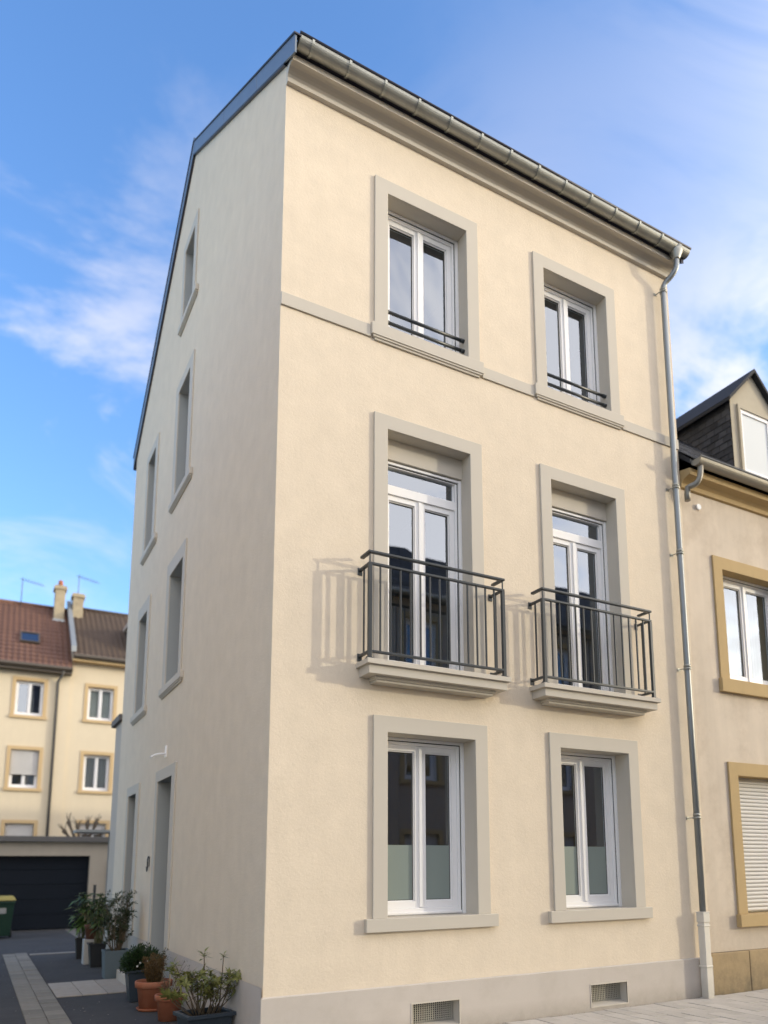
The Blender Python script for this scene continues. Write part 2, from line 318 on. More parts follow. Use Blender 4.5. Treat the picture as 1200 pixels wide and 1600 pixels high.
# ------------------------------------------------------------------ mesh builder
class MB:
    def __init__(s):
        s.v = []; s.f = []; s.t = []; s.smooth = []
    def quad(s, a, b, c, d, tint=0.5, sm=False):
        i = len(s.v); s.v += [tuple(a), tuple(b), tuple(c), tuple(d)]; s.f.append((i, i+1, i+2, i+3)); s.t.append(tint); s.smooth.append(sm)
    def poly(s, pts, tint=0.5):
        i = len(s.v); s.v += [tuple(p) for p in pts]; s.f.append(tuple(range(i, i+len(pts)))); s.t.append(tint); s.smooth.append(False)
    def box(s, x0, x1, y0, y1, z0, z1):
        if x0 > x1: x0, x1 = x1, x0
        if y0 > y1: y0, y1 = y1, y0
        if z0 > z1: z0, z1 = z1, z0
        i = len(s.v)
        s.v += [(x0,y0,z0),(x1,y0,z0),(x1,y1,z0),(x0,y1,z0),(x0,y0,z1),(x1,y0,z1),(x1,y1,z1),(x0,y1,z1)]
        for f in ((0,3,2,1),(4,5,6,7),(0,1,5,4),(1,2,6,5),(2,3,7,6),(3,0,4,7)):
            s.f.append(tuple(i+k for k in f)); s.t.append(0.5); s.smooth.append(False)
        return s
    def frustum(s, cx, cy, z0, z1, a0, b0, a1, b1, cap_top=True):
        """tapered rectangular block: half sizes a,b at bottom and top"""
        i = len(s.v)
        s.v += [(cx-a0,cy-b0,z0),(cx+a0,cy-b0,z0),(cx+a0,cy+b0,z0),(cx-a0,cy+b0,z0),(cx-a1,cy-b1,z1),(cx+a1,cy-b1,z1),(cx+a1,cy+b1,z1),(cx-a1,cy+b1,z1)]
        fs = [(0,3,2,1),(0,1,5,4),(1,2,6,5),(2,3,7,6),(3,0,4,7)]
        if cap_top: fs.append((4,5,6,7))
        for f in fs:
            s.f.append(tuple(i+k for k in f)); s.t.append(0.5); s.smooth.append(False)
        return s
    def extrude_x(s, prof, x0, x1, caps=True, sm=False):
        """closed (y,z) profile extruded along x"""
        n = len(prof); i = len(s.v)
        for x in (x0, x1):
            s.v += [(x, p[0], p[1]) for p in prof]
        for k in range(n):
            j = (k+1) % n
            s.f.append((i+k, i+j, i+n+j, i+n+k)); s.t.append(0.5); s.smooth.append(sm)
        if caps:
            s.f.append(tuple(i+k for k in range(n))[::-1]); s.t.append(0.5); s.smooth.append(False)
            s.f.append(tuple(i+n+k for k in range(n))); s.t.append(0.5); s.smooth.append(False)
        return s
    def extrude_y(s, prof, y0, y1):
        """closed (x,z) profile extruded along y"""
        n = len(prof); i = len(s.v)
        for y in (y0, y1):
            s.v += [(p[0], y, p[1]) for p in prof]
        for k in range(n):
            j = (k+1) % n
            s.f.append((i+k, i+n+k, i+n+j, i+j)); s.t.append(0.5); s.smooth.append(False)
        s.f.append(tuple(i+k for k in range(n))); s.t.append(0.5); s.smooth.append(False)
        s.f.append(tuple(i+n+k for k in range(n))[::-1]); s.t.append(0.5); s.smooth.append(False)
        return s
    def tube(s, pts, rad, n=10, cap=True, sm=True, tint=0.5):
        pts = [Vector(p) for p in pts]
        if not isinstance(rad, (list, tuple)): rad = [rad]*len(pts)
        i0 = len(s.v); prev = None
        for k, p in enumerate(pts):
            d = (pts[min(k+1, len(pts)-1)] - pts[max(k-1, 0)]).normalized()
            if prev is None:
                a = d.cross(Vector((0, 0, 1)) if abs(d.z) < 0.9 else Vector((1, 0, 0))).normalized()
            else:
                a = (prev - d*prev.dot(d))
                a = a.normalized() if a.length > 1e-6 else d.orthogonal().normalized()
            prev = a
            b = d.cross(a)
            for q in range(n):
                w = 2*math.pi*q/n
                s.v.append(tuple(p + (a*math.cos(w) + b*math.sin(w))*rad[k]))
        for k in range(len(pts)-1):
            for q in range(n):
                A = i0+k*n+q; B = i0+k*n+(q+1) % n
                s.f.append((A, B, B+n, A+n)); s.t.append(tint); s.smooth.append(sm)
        if cap:
            s.f.append(tuple(i0+q for q in range(n))[::-1]); s.t.append(tint); s.smooth.append(False)
            e = i0+(len(pts)-1)*n
            s.f.append(tuple(e+q for q in range(n))); s.t.append(tint); s.smooth.append(False)
        return s
    def lathe(s, prof, cx=0, cy=0, n=28, sm=True):
        """(r,z) profile turned round a vertical axis"""
        i0 = len(s.v); m = len(prof)
        for q in range(n):
            w = 2*math.pi*q/n
            for r, z in prof:
                s.v.append((cx+r*math.cos(w), cy+r*math.sin(w), z))
        for q in range(n):
            p = (q+1) % n
            for k in range(m-1):
                s.f.append((i0+q*m+k, i0+p*m+k, i0+p*m+k+1, i0+q*m+k+1)); s.t.append(0.5); s.smooth.append(sm)
        return s
    def leaf(s, base, d, nrm, L, W, droop=0.25, tint=0.5):
        base = Vector(base); d = Vector(d).normalized(); nrm = Vector(nrm)
        side = d.cross(nrm)
        side = side.normalized() if side.length > 1e-4 else d.orthogonal().normalized()
        nn = side.cross(d).normalized()
        m1 = base + d*L*0.45 - nn*L*droop*0.15
        tip = base + d*L - nn*L*droop
        a = m1 + side*W*0.5 + nn*W*0.12; b = m1 - side*W*0.5 + nn*W*0.12
        i = len(s.v); s.v += [tuple(base), tuple(a), tuple(tip), tuple(b), tuple(m1)]
        for f in ((0, 1, 4), (1, 2, 4), (0, 4, 3), (4, 2, 3)):
            s.f.append(tuple(i+k for k in f)); s.t.append(tint); s.smooth.append(True)
    def build(s, name, m, parent=None, bevel=0.0, kind=None, loc=None, rotz=0.0, label=None):
        me = bpy.data.meshes.new(name)
        me.from_pydata(s.v, [], s.f)
        me.polygons.foreach_set('use_smooth', s.smooth)
        if len(set(s.t)) > 1:
            at = me.attributes.new('tint', 'FLOAT', 'FACE'); at.data.foreach_set('value', s.t)
        me.update()
        o = bpy.data.objects.new(name, me)
        COL.objects.link(o)
        me.materials.append(m)
        if parent: o.parent = parent
        if loc is not None: o.location = loc
        if rotz: o.rotation_euler = (0, 0, rotz)
        if kind: o['kind'] = kind
        if label: o['label'] = label
        if bevel:
            md = o.modifiers.new('bevel', 'BEVEL'); md.width = bevel; md.segments = 2; md.limit_method = 'ANGLE'; md.angle_limit = R(40)
        return o

def thing(name, label, cat, loc=(0, 0, 0), rotz=0.0, group=None):
    o = bpy.data.objects.new(name, None); COL.objects.link(o)
    o.empty_display_size = 0.3
    o.location = loc; o.rotation_euler = (0, 0, rotz)
    o['label'] = label; o['category'] = cat
    if group: o['group'] = group
    return o

def copy_tree(o, parent=None):
    c = o.copy(); COL.objects.link(c)
    if parent: c.parent = parent
    for ch in list(o.children): copy_tree(ch, c)
    return c

def clip_half(poly, a, b, c):
    """keep the part of a 2D polygon where a*x + b*y <= c"""
    out = []
    for i in range(len(poly)):
        p, q = poly[i], poly[(i+1) % len(poly)]
        dp, dq = a*p[0]+b*p[1]-c, a*q[0]+b*q[1]-c
        if dp <= 0: out.append(p)
        if (dp < 0 < dq) or (dq < 0 < dp):
            t = dp/(dp-dq); out.append((p[0]+t*(q[0]-p[0]), p[1]+t*(q[1]-p[1])))
    return out

def wall_sheet(mb, u0, u1, z0, z1, holes, place, halves=()):
    """a flat wall with openings; place(u,z) -> 3D point. halves clip the outline (a gable)"""
    us = sorted({u0, u1} | {h[k] for h in holes for k in (0, 1)})
    zs = sorted({z0, z1} | {h[k] for h in holes for k in (2, 3)})
    for i in range(len(us)-1):
        for j in range(len(zs)-1):
            a, b, c, d = us[i], us[i+1], zs[j], zs[j+1]
            mu_, mz = (a+b)/2, (c+d)/2
            if any(h[0] < mu_ < h[1] and h[2] < mz < h[3] for h in holes): continue
            p = [(a, c), (b, c), (b, d), (a, d)]
            for h in halves: p = clip_half(p, *h) if p else p
            if len(p) >= 3: mb.poly([place(*q) for q in p])

def slate_rows(mb, P0, U, V, lu, lv, wu, wv, jitter=0.004, lift=0.012, clip=None):
    """overlapping slates: U along the eave, V up the slope (unit vectors), normal = U x V"""
    P0, U, V = Vector(P0), Vector(U).normalized(), Vector(V).normalized()
    N = U.cross(V)
    rows = int(math.ceil(lv/wv))
    for r in range(rows):
        off = -(r % 2)*wu/2
        k = 0
        while off + k*wu < lu:
            a = max(0, off+k*wu)+0.005; b = min(lu, off+(k+1)*wu)-0.005
            k += 1
            if b-a < 0.03: continue
            c = r*wv; d = min(lv, c+wv*1.35)
            if clip and not clip((a+b)/2, (c+d)/2): continue
            l = lift + random.uniform(0, jitter)
            A = P0+U*a+V*c+N*l; B = P0+U*b+V*c+N*(l+random.uniform(-0.002, 0.002)); C_ = P0+U*b+V*d+N*0.002; D = P0+U*a+V*d+N*0.002
            t = random.random()
            mb.quad(A, B, C_, D, t); mb.quad(A-N*l*0.9, B-N*l*0.9, B, A, t)

# ------------------------------------------------------------------ windows
def make_window(parent, x, y, z, w, h, rd=0.21, ms=0.17, mt=0.175, proud=0.03, rotz=0.0, style='casement', trim=None, reveal=None,
                sill=None, film=0.0, transom=0.0, boxh=0.0, head=0.06, name='window', room=True, curtain=None, shut=0.0, leaves=2, fw_=0.078,
                sw=0.066, guides=True, bev=0.003):
    """local frame: x centred on the opening, y=0 the wall face (inwards +), z=0 the bottom of the opening"""
    trim = trim or TRIM; reveal = reveal or trim
    a = w/2
    f = MB()
    d0, d1 = rd, rd+0.075
    top = h-boxh
    f.box(-a, -a+fw_, d0, d1, 0, top); f.box(a-fw_, a, d0, d1, 0, top)
    f.box(-a+fw_, a-fw_, d0, d1, top-head, top); f.box(-a+fw_, a-fw_, d0, d1, 0, 0.075)
    f.box(-a+fw_-0.03, a-fw_+0.03, d0-0.02, d0, 0.012, 0.036)       # weather bar
    if transom:
        f.box(-a+fw_, a-fw_, d0, d1, transom-0.055, transom+0.055)
    win = f.build(name, WHITE, parent, bevel=bev, loc=(x, y, z), rotz=rotz)
    if guides:
        for s_ in (-1, 1):                                          # shutter guide rails
            q = MB(); q.box(s_*a, s_*(a-0.040), d0-0.028, d0-0.002, 0.0, top); q.build('guide_rail', WHITE, win, bevel=bev)
            q = MB(); q.box(s_*(a-0.041), s_*(a-0.049), d0-0.003, d0+0.001, 0.04, top-0.04); q.build('rail_gap_shade', BLACK, win)  # black strip painted in for the shaded gap between guide and frame
        q = MB(); q.box(-a+0.041, a-0.041, d0-0.024, d0-0.002, top-0.034, top-0.002); q.build('head_rail', WHITE, win, bevel=bev)
        q = MB(); q.box(-a+0.041, a-0.041, d0-0.004, d0+0.001, top-0.044, top-0.034); q.build('shutter_slot', BLACK, win)
    # surround and reveal lining
    if ms:
        q = MB()
        q.extrude_y([(-a-ms, 0), (-a, 0), (-a, h), (a, h), (a, 0), (a+ms, 0), (a+ms, h+mt), (-a-ms, h+mt)], -proud, 0)
        q.build('surround', trim, win, bevel=0.004 if bev else 0)
    q = MB()
    t = 0.012
    q.box(-a-t, -a, 0, rd+0.09, -t, h+t); q.box(a, a+t, 0, rd+0.09, -t, h+t); q.box(-a, a, 0, rd+0.09, h, h+t)
    q.box(-a, a, 0.001, rd+0.09, -t, -0.001)
    q.build('reveal', reveal, win)
    if sill:
        q = MB()
        l_, r_, hh, pr = sill[:4]
        q.box(-a-l_, a+r_, -pr, 0, -hh, 0)
        if len(sill) > 4:                                        # moulded underside
            q.box(-a-l_+0.02, a+r_-0.02, -pr+0.012, 0, -hh-0.024, -hh+0.02); q.box(-a-l_+0.045, a+r_-0.045, -pr+0.028, 0, -hh-0.05, -hh-0.01)
        q.build('sill', trim, win, bevel=0.005 if bev else 0)
    if boxh:
        q = MB(); q.box(-a, a, rd-0.055, rd+0.08, top+0.006, h); q.build('shutter_box', trim, win, bevel=0.003)
    # sashes and panes
    zb, zt = 0.075, top-head
    yb = d0+0.040
    if transom:
        q = MB(); q.quad((-a+fw_, d0+0.045, transom+0.055), (a-fw_, d0+0.045, transom+0.055), (a-fw_, d0+0.045, zt), (-a+fw_, d0+0.045, zt)); q.build('pane', GLASS, win)
        for s_ in (-1, 1):
            q = MB(); q.box(s_*(a-fw_), s_*(a-fw_-0.016), d0+0.03, d0+0.05, transom+0.055, zt); q.build('glazing_bead', WHITE, win)
        zt = transom-0.055
    span = 2*(a-fw_)
    for k in range(leaves):
        x0 = -a+fw_+span*k/leaves+0.002; x1 = -a+fw_+span*(k+1)/leaves-0.002
        q = MB()
        q.box(x0, x0+sw, yb-0.018, yb+0.05, zb, zt); q.box(x1-sw, x1, yb-0.018, yb+0.05, zb, zt)
        q.box(x0+sw, x1-sw, yb-0.018, yb+0.05, zt-sw, zt); q.box(x0+sw, x1-sw, yb-0.018, yb+0.05, zb, zb+sw*1.1)
        # inner bead, stepped back
        e = 0.013
        q.box(x0+sw, x0+sw+e, yb, yb+0.04, zb+sw*1.1, zt-sw); q.box(x1-sw-e, x1-sw, yb, yb+0.04, zb+sw*1.1, zt-sw)
        q.box(x0+sw+e, x1-sw-e, yb, yb+0.04, zt-sw-e, zt-sw); q.box(x0+sw+e, x1-sw-e, yb, yb+0.04, zb+sw*1.1, zb+sw*1.1+e)
        sa = q.build('sash', WHITE, win, bevel=bev)
        gx0, gx1, gz0, gz1 = x0+sw+e, x1-sw-e, zb+sw*1.1+e, zt-sw-e
        q = MB(); q.quad((gx0, yb+0.02, gz0), (gx1, yb+0.02, gz0), (gx1, yb+0.02, gz1), (gx0, yb+0.02, gz1)); q.build('pane', GLASS, win)
        g_ = 0.005
        q = MB(); q.box(gx0, gx0+g_, yb+0.012, yb+0.0195, gz0, gz1); q.box(gx1-g_, gx1, yb+0.012, yb+0.0195, gz0, gz1); q.box(gx0+g_, gx1-g_, yb+0.012, yb+0.0195, gz1-g_, gz1); q.box(gx0+g_, gx1-g_, yb+0.012, yb+0.0195, gz0, gz0+g_)
        q.build('gasket', BLACK, win)
        if film:
            q = MB(); q.box(gx0+g_, gx1-g_, yb+0.0165, yb+0.0185, gz0+g_, zb+film); q.build('frosted_film', FILM, win)
    if leaves == 2:
        q = MB(); q.box(-0.022, 0.022, yb-0.036, yb-0.0185, zb+0.01, zt-0.01); q.build('meeting_stile', WHITE, win, bevel=bev)
    if shut:
        q = MB(); n_ = int((shut*h)/0.055)
        for k in range(n_):
            zt_ = h-0.03-k*0.055
            q.extrude_x([(rd-0.068, zt_-0.049), (rd-0.072, zt_-0.030), (rd-0.064, zt_-0.006), (rd-0.050, zt_), (rd-0.048, zt_-0.055)], -a+0.02, a-0.02)
        q.box(-a+0.02, a-0.02, rd-0.046, rd-0.040, h-0.03-n_*0.055, h)
        q.build('roller_shutter', SHUTTER, win)
    if room:
        q = MB()
        X0, X1, Y0, Y1, Z0, Z1 = -a-0.7, a+0.7, rd+0.095, rd+2.6, -0.5, h+0.25
        q.quad((X0, Y0, Z0), (X1, Y0, Z0), (X1, Y1, Z0), (X0, Y1, Z0)); q.quad((X0, Y0, Z1), (X0, Y1, Z1), (X1, Y1, Z1), (X1, Y0, Z1))
        q.quad((X0, Y1, Z0), (X1, Y1, Z0), (X1, Y1, Z1), (X0, Y1, Z1)); q.quad((X0, Y0, Z0), (X0, Y1, Z0), (X0, Y1, Z1), (X0, Y0, Z1))
        q.quad((X1, Y0, Z0), (X1, Y0, Z1), (X1, Y1, Z1), (X1, Y1, Z0))
        q.quad((X0, Y0, Z0), (X0, Y0, Z1), (-a-t, Y0, Z1), (-a-t, Y0, Z0)); q.quad((a+t, Y0, Z0), (a+t, Y0, Z1), (X1, Y0, Z1), (X1, Y0, Z0))
        q.quad((-a-t, Y0, h+t), (-a-t, Y0, Z1), (a+t, Y0, Z1), (a+t, Y0, h+t)); q.quad((-a-t, Y0, Z0), (-a-t, Y0, -t), (a+t, Y0, -t), (a+t, Y0, Z0))
        q.build('room', ROOM, win)
    if curtain:
        q = MB(); N_ = 40
        for k in range(N_):
            u, v = -a+2*a*k/N_, -a+2*a*(k+1)/N_
            q.quad((u, rd+0.16+0.02*math.sin(k*1.3), 0), (v, rd+0.16+0.02*math.sin((k+1)*1.3), 0), (v, rd+0.16+0.02*math.sin((k+1)*1.3), h), (u, rd+0.16+0.02*math.sin(k*1.3), h), sm=True)
        q.build('curtain', curtain, win)
    return win

# ================================================================== ground
def ground():
    g = MB(); g.quad((-160, -160, -0.012), (160, -160, -0.012), (160, 160, -0.012), (-160, 160, -0.012))
    o = g.build('ground', ROAD, kind='structure')
    # driveway asphalt beside the house
    g = MB(); g.quad((-6.5, -2.0, -0.004), (-0.01, -2.0, -0.004), (-0.01, 17.9, -0.004), (-6.5, 17.9, -0.004)); g.build('driveway', ASPHALT, kind='structure')
    # band of concrete slabs down the drive
    g = MB(); g.quad((-1.785, -1.5, 0.0), (-1.335, -1.5, 0.0), (-1.335, 11.3, 0.0), (-1.785, 11.3, 0.0))
    band = g.build('paving_band', SAND, kind='structure')
    sm_ = MB(); sm_.box(-0.107, 0.107, -0.155, 0.155, -0.02, 0.012)
    first = None
    for k in range(34):
        for c in (0, 1):
            y = 0.7+0.318*k + (0.12 if c else 0)
            if y > 11.0: continue
            if first is None:
                first = sm_.build('slab', SLABM, band, bevel=0.004); o = first
            else:
                o = first.copy(); COL.objects.link(o); o.parent = band
            o.location = (-1.67+0.222*c, y, random.uniform(-0.003, 0.003)); o.rotation_euler = (random.uniform(-.006, .006), random.uniform(-.006, .006), random.uniform(-.006, .006))
    # pale tiles leading to the door
    g = MB(); g.quad((-1.332, 4.60, 0.0), (-0.02, 4.60, 0.0), (-0.02, 6.08, 0.0), (-1.332, 6.08, 0.0))
    path = g.build('path', SAND, kind='structure')
    sm_ = MB(); sm_.box(-0.158, 0.158, -0.362, 0.362, -0.02, 0.012)
    first = None
    for i in range(4):
        for j in range(2):
            if first is None: first = sm_.build('tile', TILEM, path, bevel=0.004); o = first
            else:
                o = first.copy(); COL.objects.link(o); o.parent = path
            o.location = (-1.165+0.325*i, 4.975+0.735*j, random.uniform(-0.002, 0.003)); o.rotation_euler = (random.uniform(-.005, .005), random.uniform(-.005, .005), 0)
    # threshold strip across the drive
    g = MB(); g.box(-1.3, 0.0, 10.75, 10.87, -0.02, 0.012); g.build('threshold_strip', KERB, kind='structure', bevel=0.004)
    # pavement in front of the house
    g = MB(); g.quad((-0.2, -2.0, 0.004), (60, -2.0, 0.004), (60, 0.03, 0.004), (-0.2, 0.03, 0.004))
    pav = g.build('pavement', SAND, kind='structure')
    sm_ = MB(); sm_.box(-0.098, 0.098, -0.198, 0.198, -0.03, 0.018)
    first = None
    n = 0
    for i in range(40):
        for j in range(6):
            x = 1.0+0.204*i; y = -0.228-0.404*j - (0.202 if i % 2 else 0)
            if y < -1.85 or n >= 230: continue
            n += 1
            if first is None: first = sm_.build('paving_block', PAVER, pav, bevel=0.004); o = first
            else:
                o = first.copy(); COL.objects.link(o); o.parent = pav
            o.location = (x, y, random.uniform(-0.003, 0.003)); o.rotation_euler = (random.uniform(-.01, .01), random.uniform(-.008, .008), random.uniform(-.006, .006))
    sm_ = MB(); sm_.box(-0.098, 0.098, -0.099, 0.099, -0.03, 0.018)
    first = None
    for i in range(1, 40, 2):                                       # half blocks close the staggered courses at the wall
        x = 1.0+0.204*i
        if first is None: first = sm_.build('paving_block', PAVER, pav, bevel=0.004); o = first
        else:
            o = first.copy(); COL.objects.link(o); o.parent = pav
        o.location = (x, -0.128, random.uniform(-0.003, 0.003))
    q = MB()
    for i in range(-6, 60):
        for j in range(5):
            x = 9.3+0.404*(i+6)+(0.2 if j % 2 else 0); y = -0.2-0.404*j
            if 9.2 < x < 26: q.box(x-0.197, x+0.197, y-0.197, y+0.197, -0.02, 0.014)
    q.build('far_paving', PAVER, pav, kind='stuff')
    g = MB()
    for k in range(62): g.box(-1.2+k, -1.2+k+0.992, -2.14, -2.0, -0.13, 0.012)
    g.build('kerb', KERB, kind='structure', bevel=0.01)
    g = MB(); g.quad((-60, -9.0, -0.118), (60, -9.0, -0.118), (60, -2.14, -0.118), (-60, -2.14, -0.118)); 
ground()

# ================================================================== the house
house = thing('house', 'tall cream rendered house with grey window surrounds and two small balconies, at the driveway corner', 'house')
W, D = 6.09, 9.4
GZ0, GZ1 = 1.185, 3.12
FZ0, FZ1 = 3.84, 6.62
UZ0, UZ1 = 7.90, 9.69
OPL, OPR = (1.291, 2.407), (3.648, 4.767)
e = 0.012
holes = []
for o_ in (OPL, OPR):
    for z0, z1 in ((GZ0, GZ1), (FZ0, FZ1), (UZ0, UZ1)):
        holes.append((o_[0]-e, o_[1]+e, z0-e, z1+e))
mb = MB(); wall_sheet(mb, 0, W, 0.5, 10.75, holes, lambda u, z: (u, 0, z)); mb.build('wall', STUCCO, house)
# gable side, x = 0
SIDE = [  # y0,y1,z0,z1 (opening), y outer0, outer1, top, sill y0,y1
    (4.45, 5.13, 10.93, 12.29, 4.27, 5.28, 12.47, 4.07, 5.33),
    (4.32, 5.12, 7.69, 9.61, 4.10, 5.33, 9.79, 3.90, 5.39),
    (7.03, 7.76, 7.69, 9.61, 6.81, 7.92, 9.79, 6.55, 7.95),
    (4.22, 5.15, 4.54, 6.38, 4.06, 5.36, 6.62, 3.93, 5.44),
    (7.05, 7.83, 4.54, 6.38, 6.81, 7.98, 6.62, 6.69, 8.07),
    (4.31, 5.33, 0.17, 3.045, 4.08, 5.48, 3.22, None, None),
    (7.20, 8.00, 0.17, 3.03, 6.92, 8.15, 3.20, None, None)]
AP = (4.78, 14.0)
SF = (AP[1]-10.79)/AP[0]; SR = (AP[1]-10.62)/(9.42-AP[0])
halves = [(-SF, 1, 10.79), (SR, 1, AP[1]+SR*AP[0])]
mb = MB()
wall_sheet(mb, 0, D, 0.5, 14.1, [(s[0]-e, s[1]+e, max(s[2]-e, 0.5), s[3]+e) for s in SIDE], lambda u, z: (0, u, z), halves)
mb.build('wall', STUCCO, house)
mb = MB()   # rear and party walls, inner floors
mb.quad((0, D, 0), (W, D, 0), (W, D, 10.75), (0, D, 10.75))
wall_sheet(mb, 0, D, 0, 14.1, [], lambda u, z: (W, u, z), halves)
mb.build('wall', STUCCO, house)

# plinth with cellar vents
vents = [(1.577, 2.144, 0.07, 0.312), (3.981, 4.550, 0.07, 0.312)]
mb = MB()
P = 0.022
wall_sheet(mb, -P, W+0.002, -0.1, 0.5, vents, lambda u, z: (u, -P, z))
mb.quad((-P, -P, 0.5), (W, -P, 0.5), (W, 0.0, 0.512), (0.0, 0.0, 0.512))
mb.quad((W+0.002, -P, -0.1), (W+0.002, 0.1, -0.1), (W+0.002, 0.1, 0.5), (W+0.002, -P, 0.5))
wall_sheet(mb, -P, D, -0.1, 0.5, [(s[0]-e, s[1]+e, 0.17-e, 0.6) for s in SIDE[5:]], lambda u, z: (-P, u, z))
for a_, b_ in ((-P, 4.08), (5.48, 6.92), (8.15, D)):
    mb.quad((-P, a_, 0.5), (0.0, a_ if a_ > 0 else 0.0, 0.512), (0.0, b_, 0.512), (-P, b_, 0.5))
mb.build('plinth', PLINTH, house)
for k, v in enumerate(vents):
    q = MB()     # splayed reveal of the vent
    x0, x1, z0, z1 = v; dp = 0.16
    q.quad((x0, -P, z0), (x1, -P, z0), (x1, dp, z0+0.035), (x0, dp, z0+0.035)); q.quad((x0, -P, z1), (x0, dp, z1), (x1, dp, z1), (x1, -P, z1))
    q.quad((x0, -P, z0), (x0, dp, z0+0.035), (x0, dp, z1), (x0, -P, z1)); q.quad((x1, -P, z0), (x1, -P, z1), (x1, dp, z1), (x1, dp, z0+0.035))
    t_ = 0.014
    q.box(x0-t_, x0, -P-0.006, -P+0.01, z0-t_, z1+t_); q.box(x1, x1+t_, -P-0.006, -P+0.01, z0-t_, z1+t_); q.box(x0, x1, -P-0.006, -P+0.01, z1, z1+t_); q.box(x0, x1, -P-0.006, -P+0.01, z0-t_, z0)
    ve = q.build('cellar_vent', TRIM, house)
    q = MB(); q.quad((x0, dp, z0), (x1, dp, z0), (x1, dp, z1), (x0, dp, z1)); q.build('void', BLACK, ve)
    q = MB(); gy = 0.095
    n_ = 22
    for i in range(n_+1):
        xx = x0+(x1-x0)*i/n_; q.box(xx-0.0045, xx+0.0045, gy, gy+0.008, z0, z1)
    for i in range(12):
        z_ = z0+(z1-z0)*i/11; q.box(x0, x1, gy+0.009, gy+0.014, z_-0.004, z_+0.004)
    q.build('grille', GRILLE, ve, kind='stuff')

# front windows
for o_ in (OPL, OPR):
    cx_ = (o_[0]+o_[1])/2; w_ = o_[1]-o_[0]
    make_window(house, cx_, 0, GZ0, w_, GZ1-GZ0, rd=0.245, ms=0.168, mt=0.177, sill=(0.255, 0.25, 0.135, 0.06), film=0.68, head=0.075)
    make_window(house, cx_, 0, FZ0, w_, FZ1-FZ0, rd=0.21, ms=0.17, mt=0.172, transom=2.19, boxh=0.255, head=0.055)
    ww = make_window(house, cx_, 0, UZ0, w_, UZ1-UZ0, rd=0.20, ms=0.172, mt=0.182, sill=(0.215, 0.215, 0.155, 0.052, 1), head=0.085)
    for zz_ in (0.15, 0.29):                                     # two guard bars across the foot of the opening
        q = MB(); q.tube([(-w_/2-0.0, 0.07, zz_), (w_/2+0.0, 0.07, zz_)], 0.021, 12)
        q.tube([(w_/2-0.055, 0.07, zz_), (w_/2, 0.07, zz_)], 0.026, 12); q.tube([(-w_/2, 0.07, zz_), (-w_/2+0.055, 0.07, zz_)], 0.026, 12)
        q.build('guard_bar', RAIL, ww)

# side windows and doors (their own frame faces -x)
for s in SIDE:
    cy_ = (s[0]+s[1])/2; w_ = s[1]-s[0]
    sill_ = None
    if s[7] is not None:
        sill_ = ((s[8]-s[1]), (s[0]-s[7]), 0.105, 0.05, 1)
    if s[7] is None:                                             # door
        a = w_/2; h_ = s[3]-s[2]
        q = MB(); rd = 0.36
        q.box(-a, a, rd, rd+0.05, 0, h_)
        for i in range(3): q.box(-a+0.14, a-0.14, rd-0.012, rd, 0.15+i*0.95, 0.95+i*0.9)
        d = q.build('door', POTGREY, house, loc=(0, cy_, s[2]), rotz=-math.pi/2, bevel=0.004)
        q = MB(); ms0 = s[5]-s[1]; ms1 = s[0]-s[4]; mt = s[6]-s[3]
        q.extrude_y([(-a-ms0, 0), (-a, 0), (-a, h_), (a, h_), (a, 0), (a+ms1, 0), (a+ms1, h_+mt), (-a-ms0, h_+mt)], -0.022, 0)
        q.build('surround', TRIM, d, bevel=0.004)
        q = MB(); t = 0.012
        q.box(-a-t, -a, -0.0, rd+0.05, -t, h_+t); q.box(a, a+t, 0, rd+0.05, -t, h_+t); q.box(-a, a, 0, rd+0.05, h_, h_+t); q.box(-a, a, -0.02, rd+0.05, -t, 0)
        q.build('reveal', SHADETRIM, d)
        q = MB(); q.tube([(a-0.10, rd-0.05, 1.05), (a-0.22, rd-0.05, 1.05)], 0.012, 8); q.tube([(a-0.10, rd, 1.05), (a-0.10, rd-0.055, 1.05)], 0.012, 8); q.build('handle', ZINC, d)
    else:
        wdw = make_window(house, 0, cy_, s[2], w_, s[3]-s[2], rd=0.32, ms=0, rotz=-math.pi/2, sill=sill_, reveal=SHADETRIM, head=0.07)
        a = w_/2; h_ = s[3]-s[2]; ms0 = s[5]-s[1]; ms1 = s[0]-s[4]; mt = s[6]-s[3]
        q = MB(); q.extrude_y([(-a-ms0, 0), (-a, 0), (-a, h_), (a, h_), (a, 0), (a+ms1, 0), (a+ms1, h_+mt), (-a-ms0, h_+mt)], -0.022, 0)
        q.build('surround', TRIM, wdw, bevel=0.004)

# string course below the top-floor windows, broken by their sills
SP = 0.022
for a_, b_ in ((-SP*0.0+0.0, 1.076), (2.622, 3.433), (4.982, W-0.0)):
    q = MB(); q.box(a_, b_, -SP, 0.0, 7.715, 7.865)
    q.build('string_course', TRIM, house, bevel=0.004)

# cornice
prof = [(0.0, 10.512), (-0.052, 10.516), (-0.056, 10.560), (-0.034, 10.568), (-0.038, 10.592), (-0.052, 10.620), (-0.078, 10.645), (-0.115, 10.664), (-0.160, 10.672), (-0.162, 10.648), (-0.203, 10.648), (-0.207, 10.716), (0.0, 10.735)]
q = MB(); q.extrude_x(prof, 0.0, W+0.03); q.build('cornice', TRIM, house)
# dark soffit board behind the gutter
q = MB(); q.box(0.0, W+0.04, -0.23, -0.02, 10.737, 10.80); q.build('soffit_board', DARKMETAL, house)

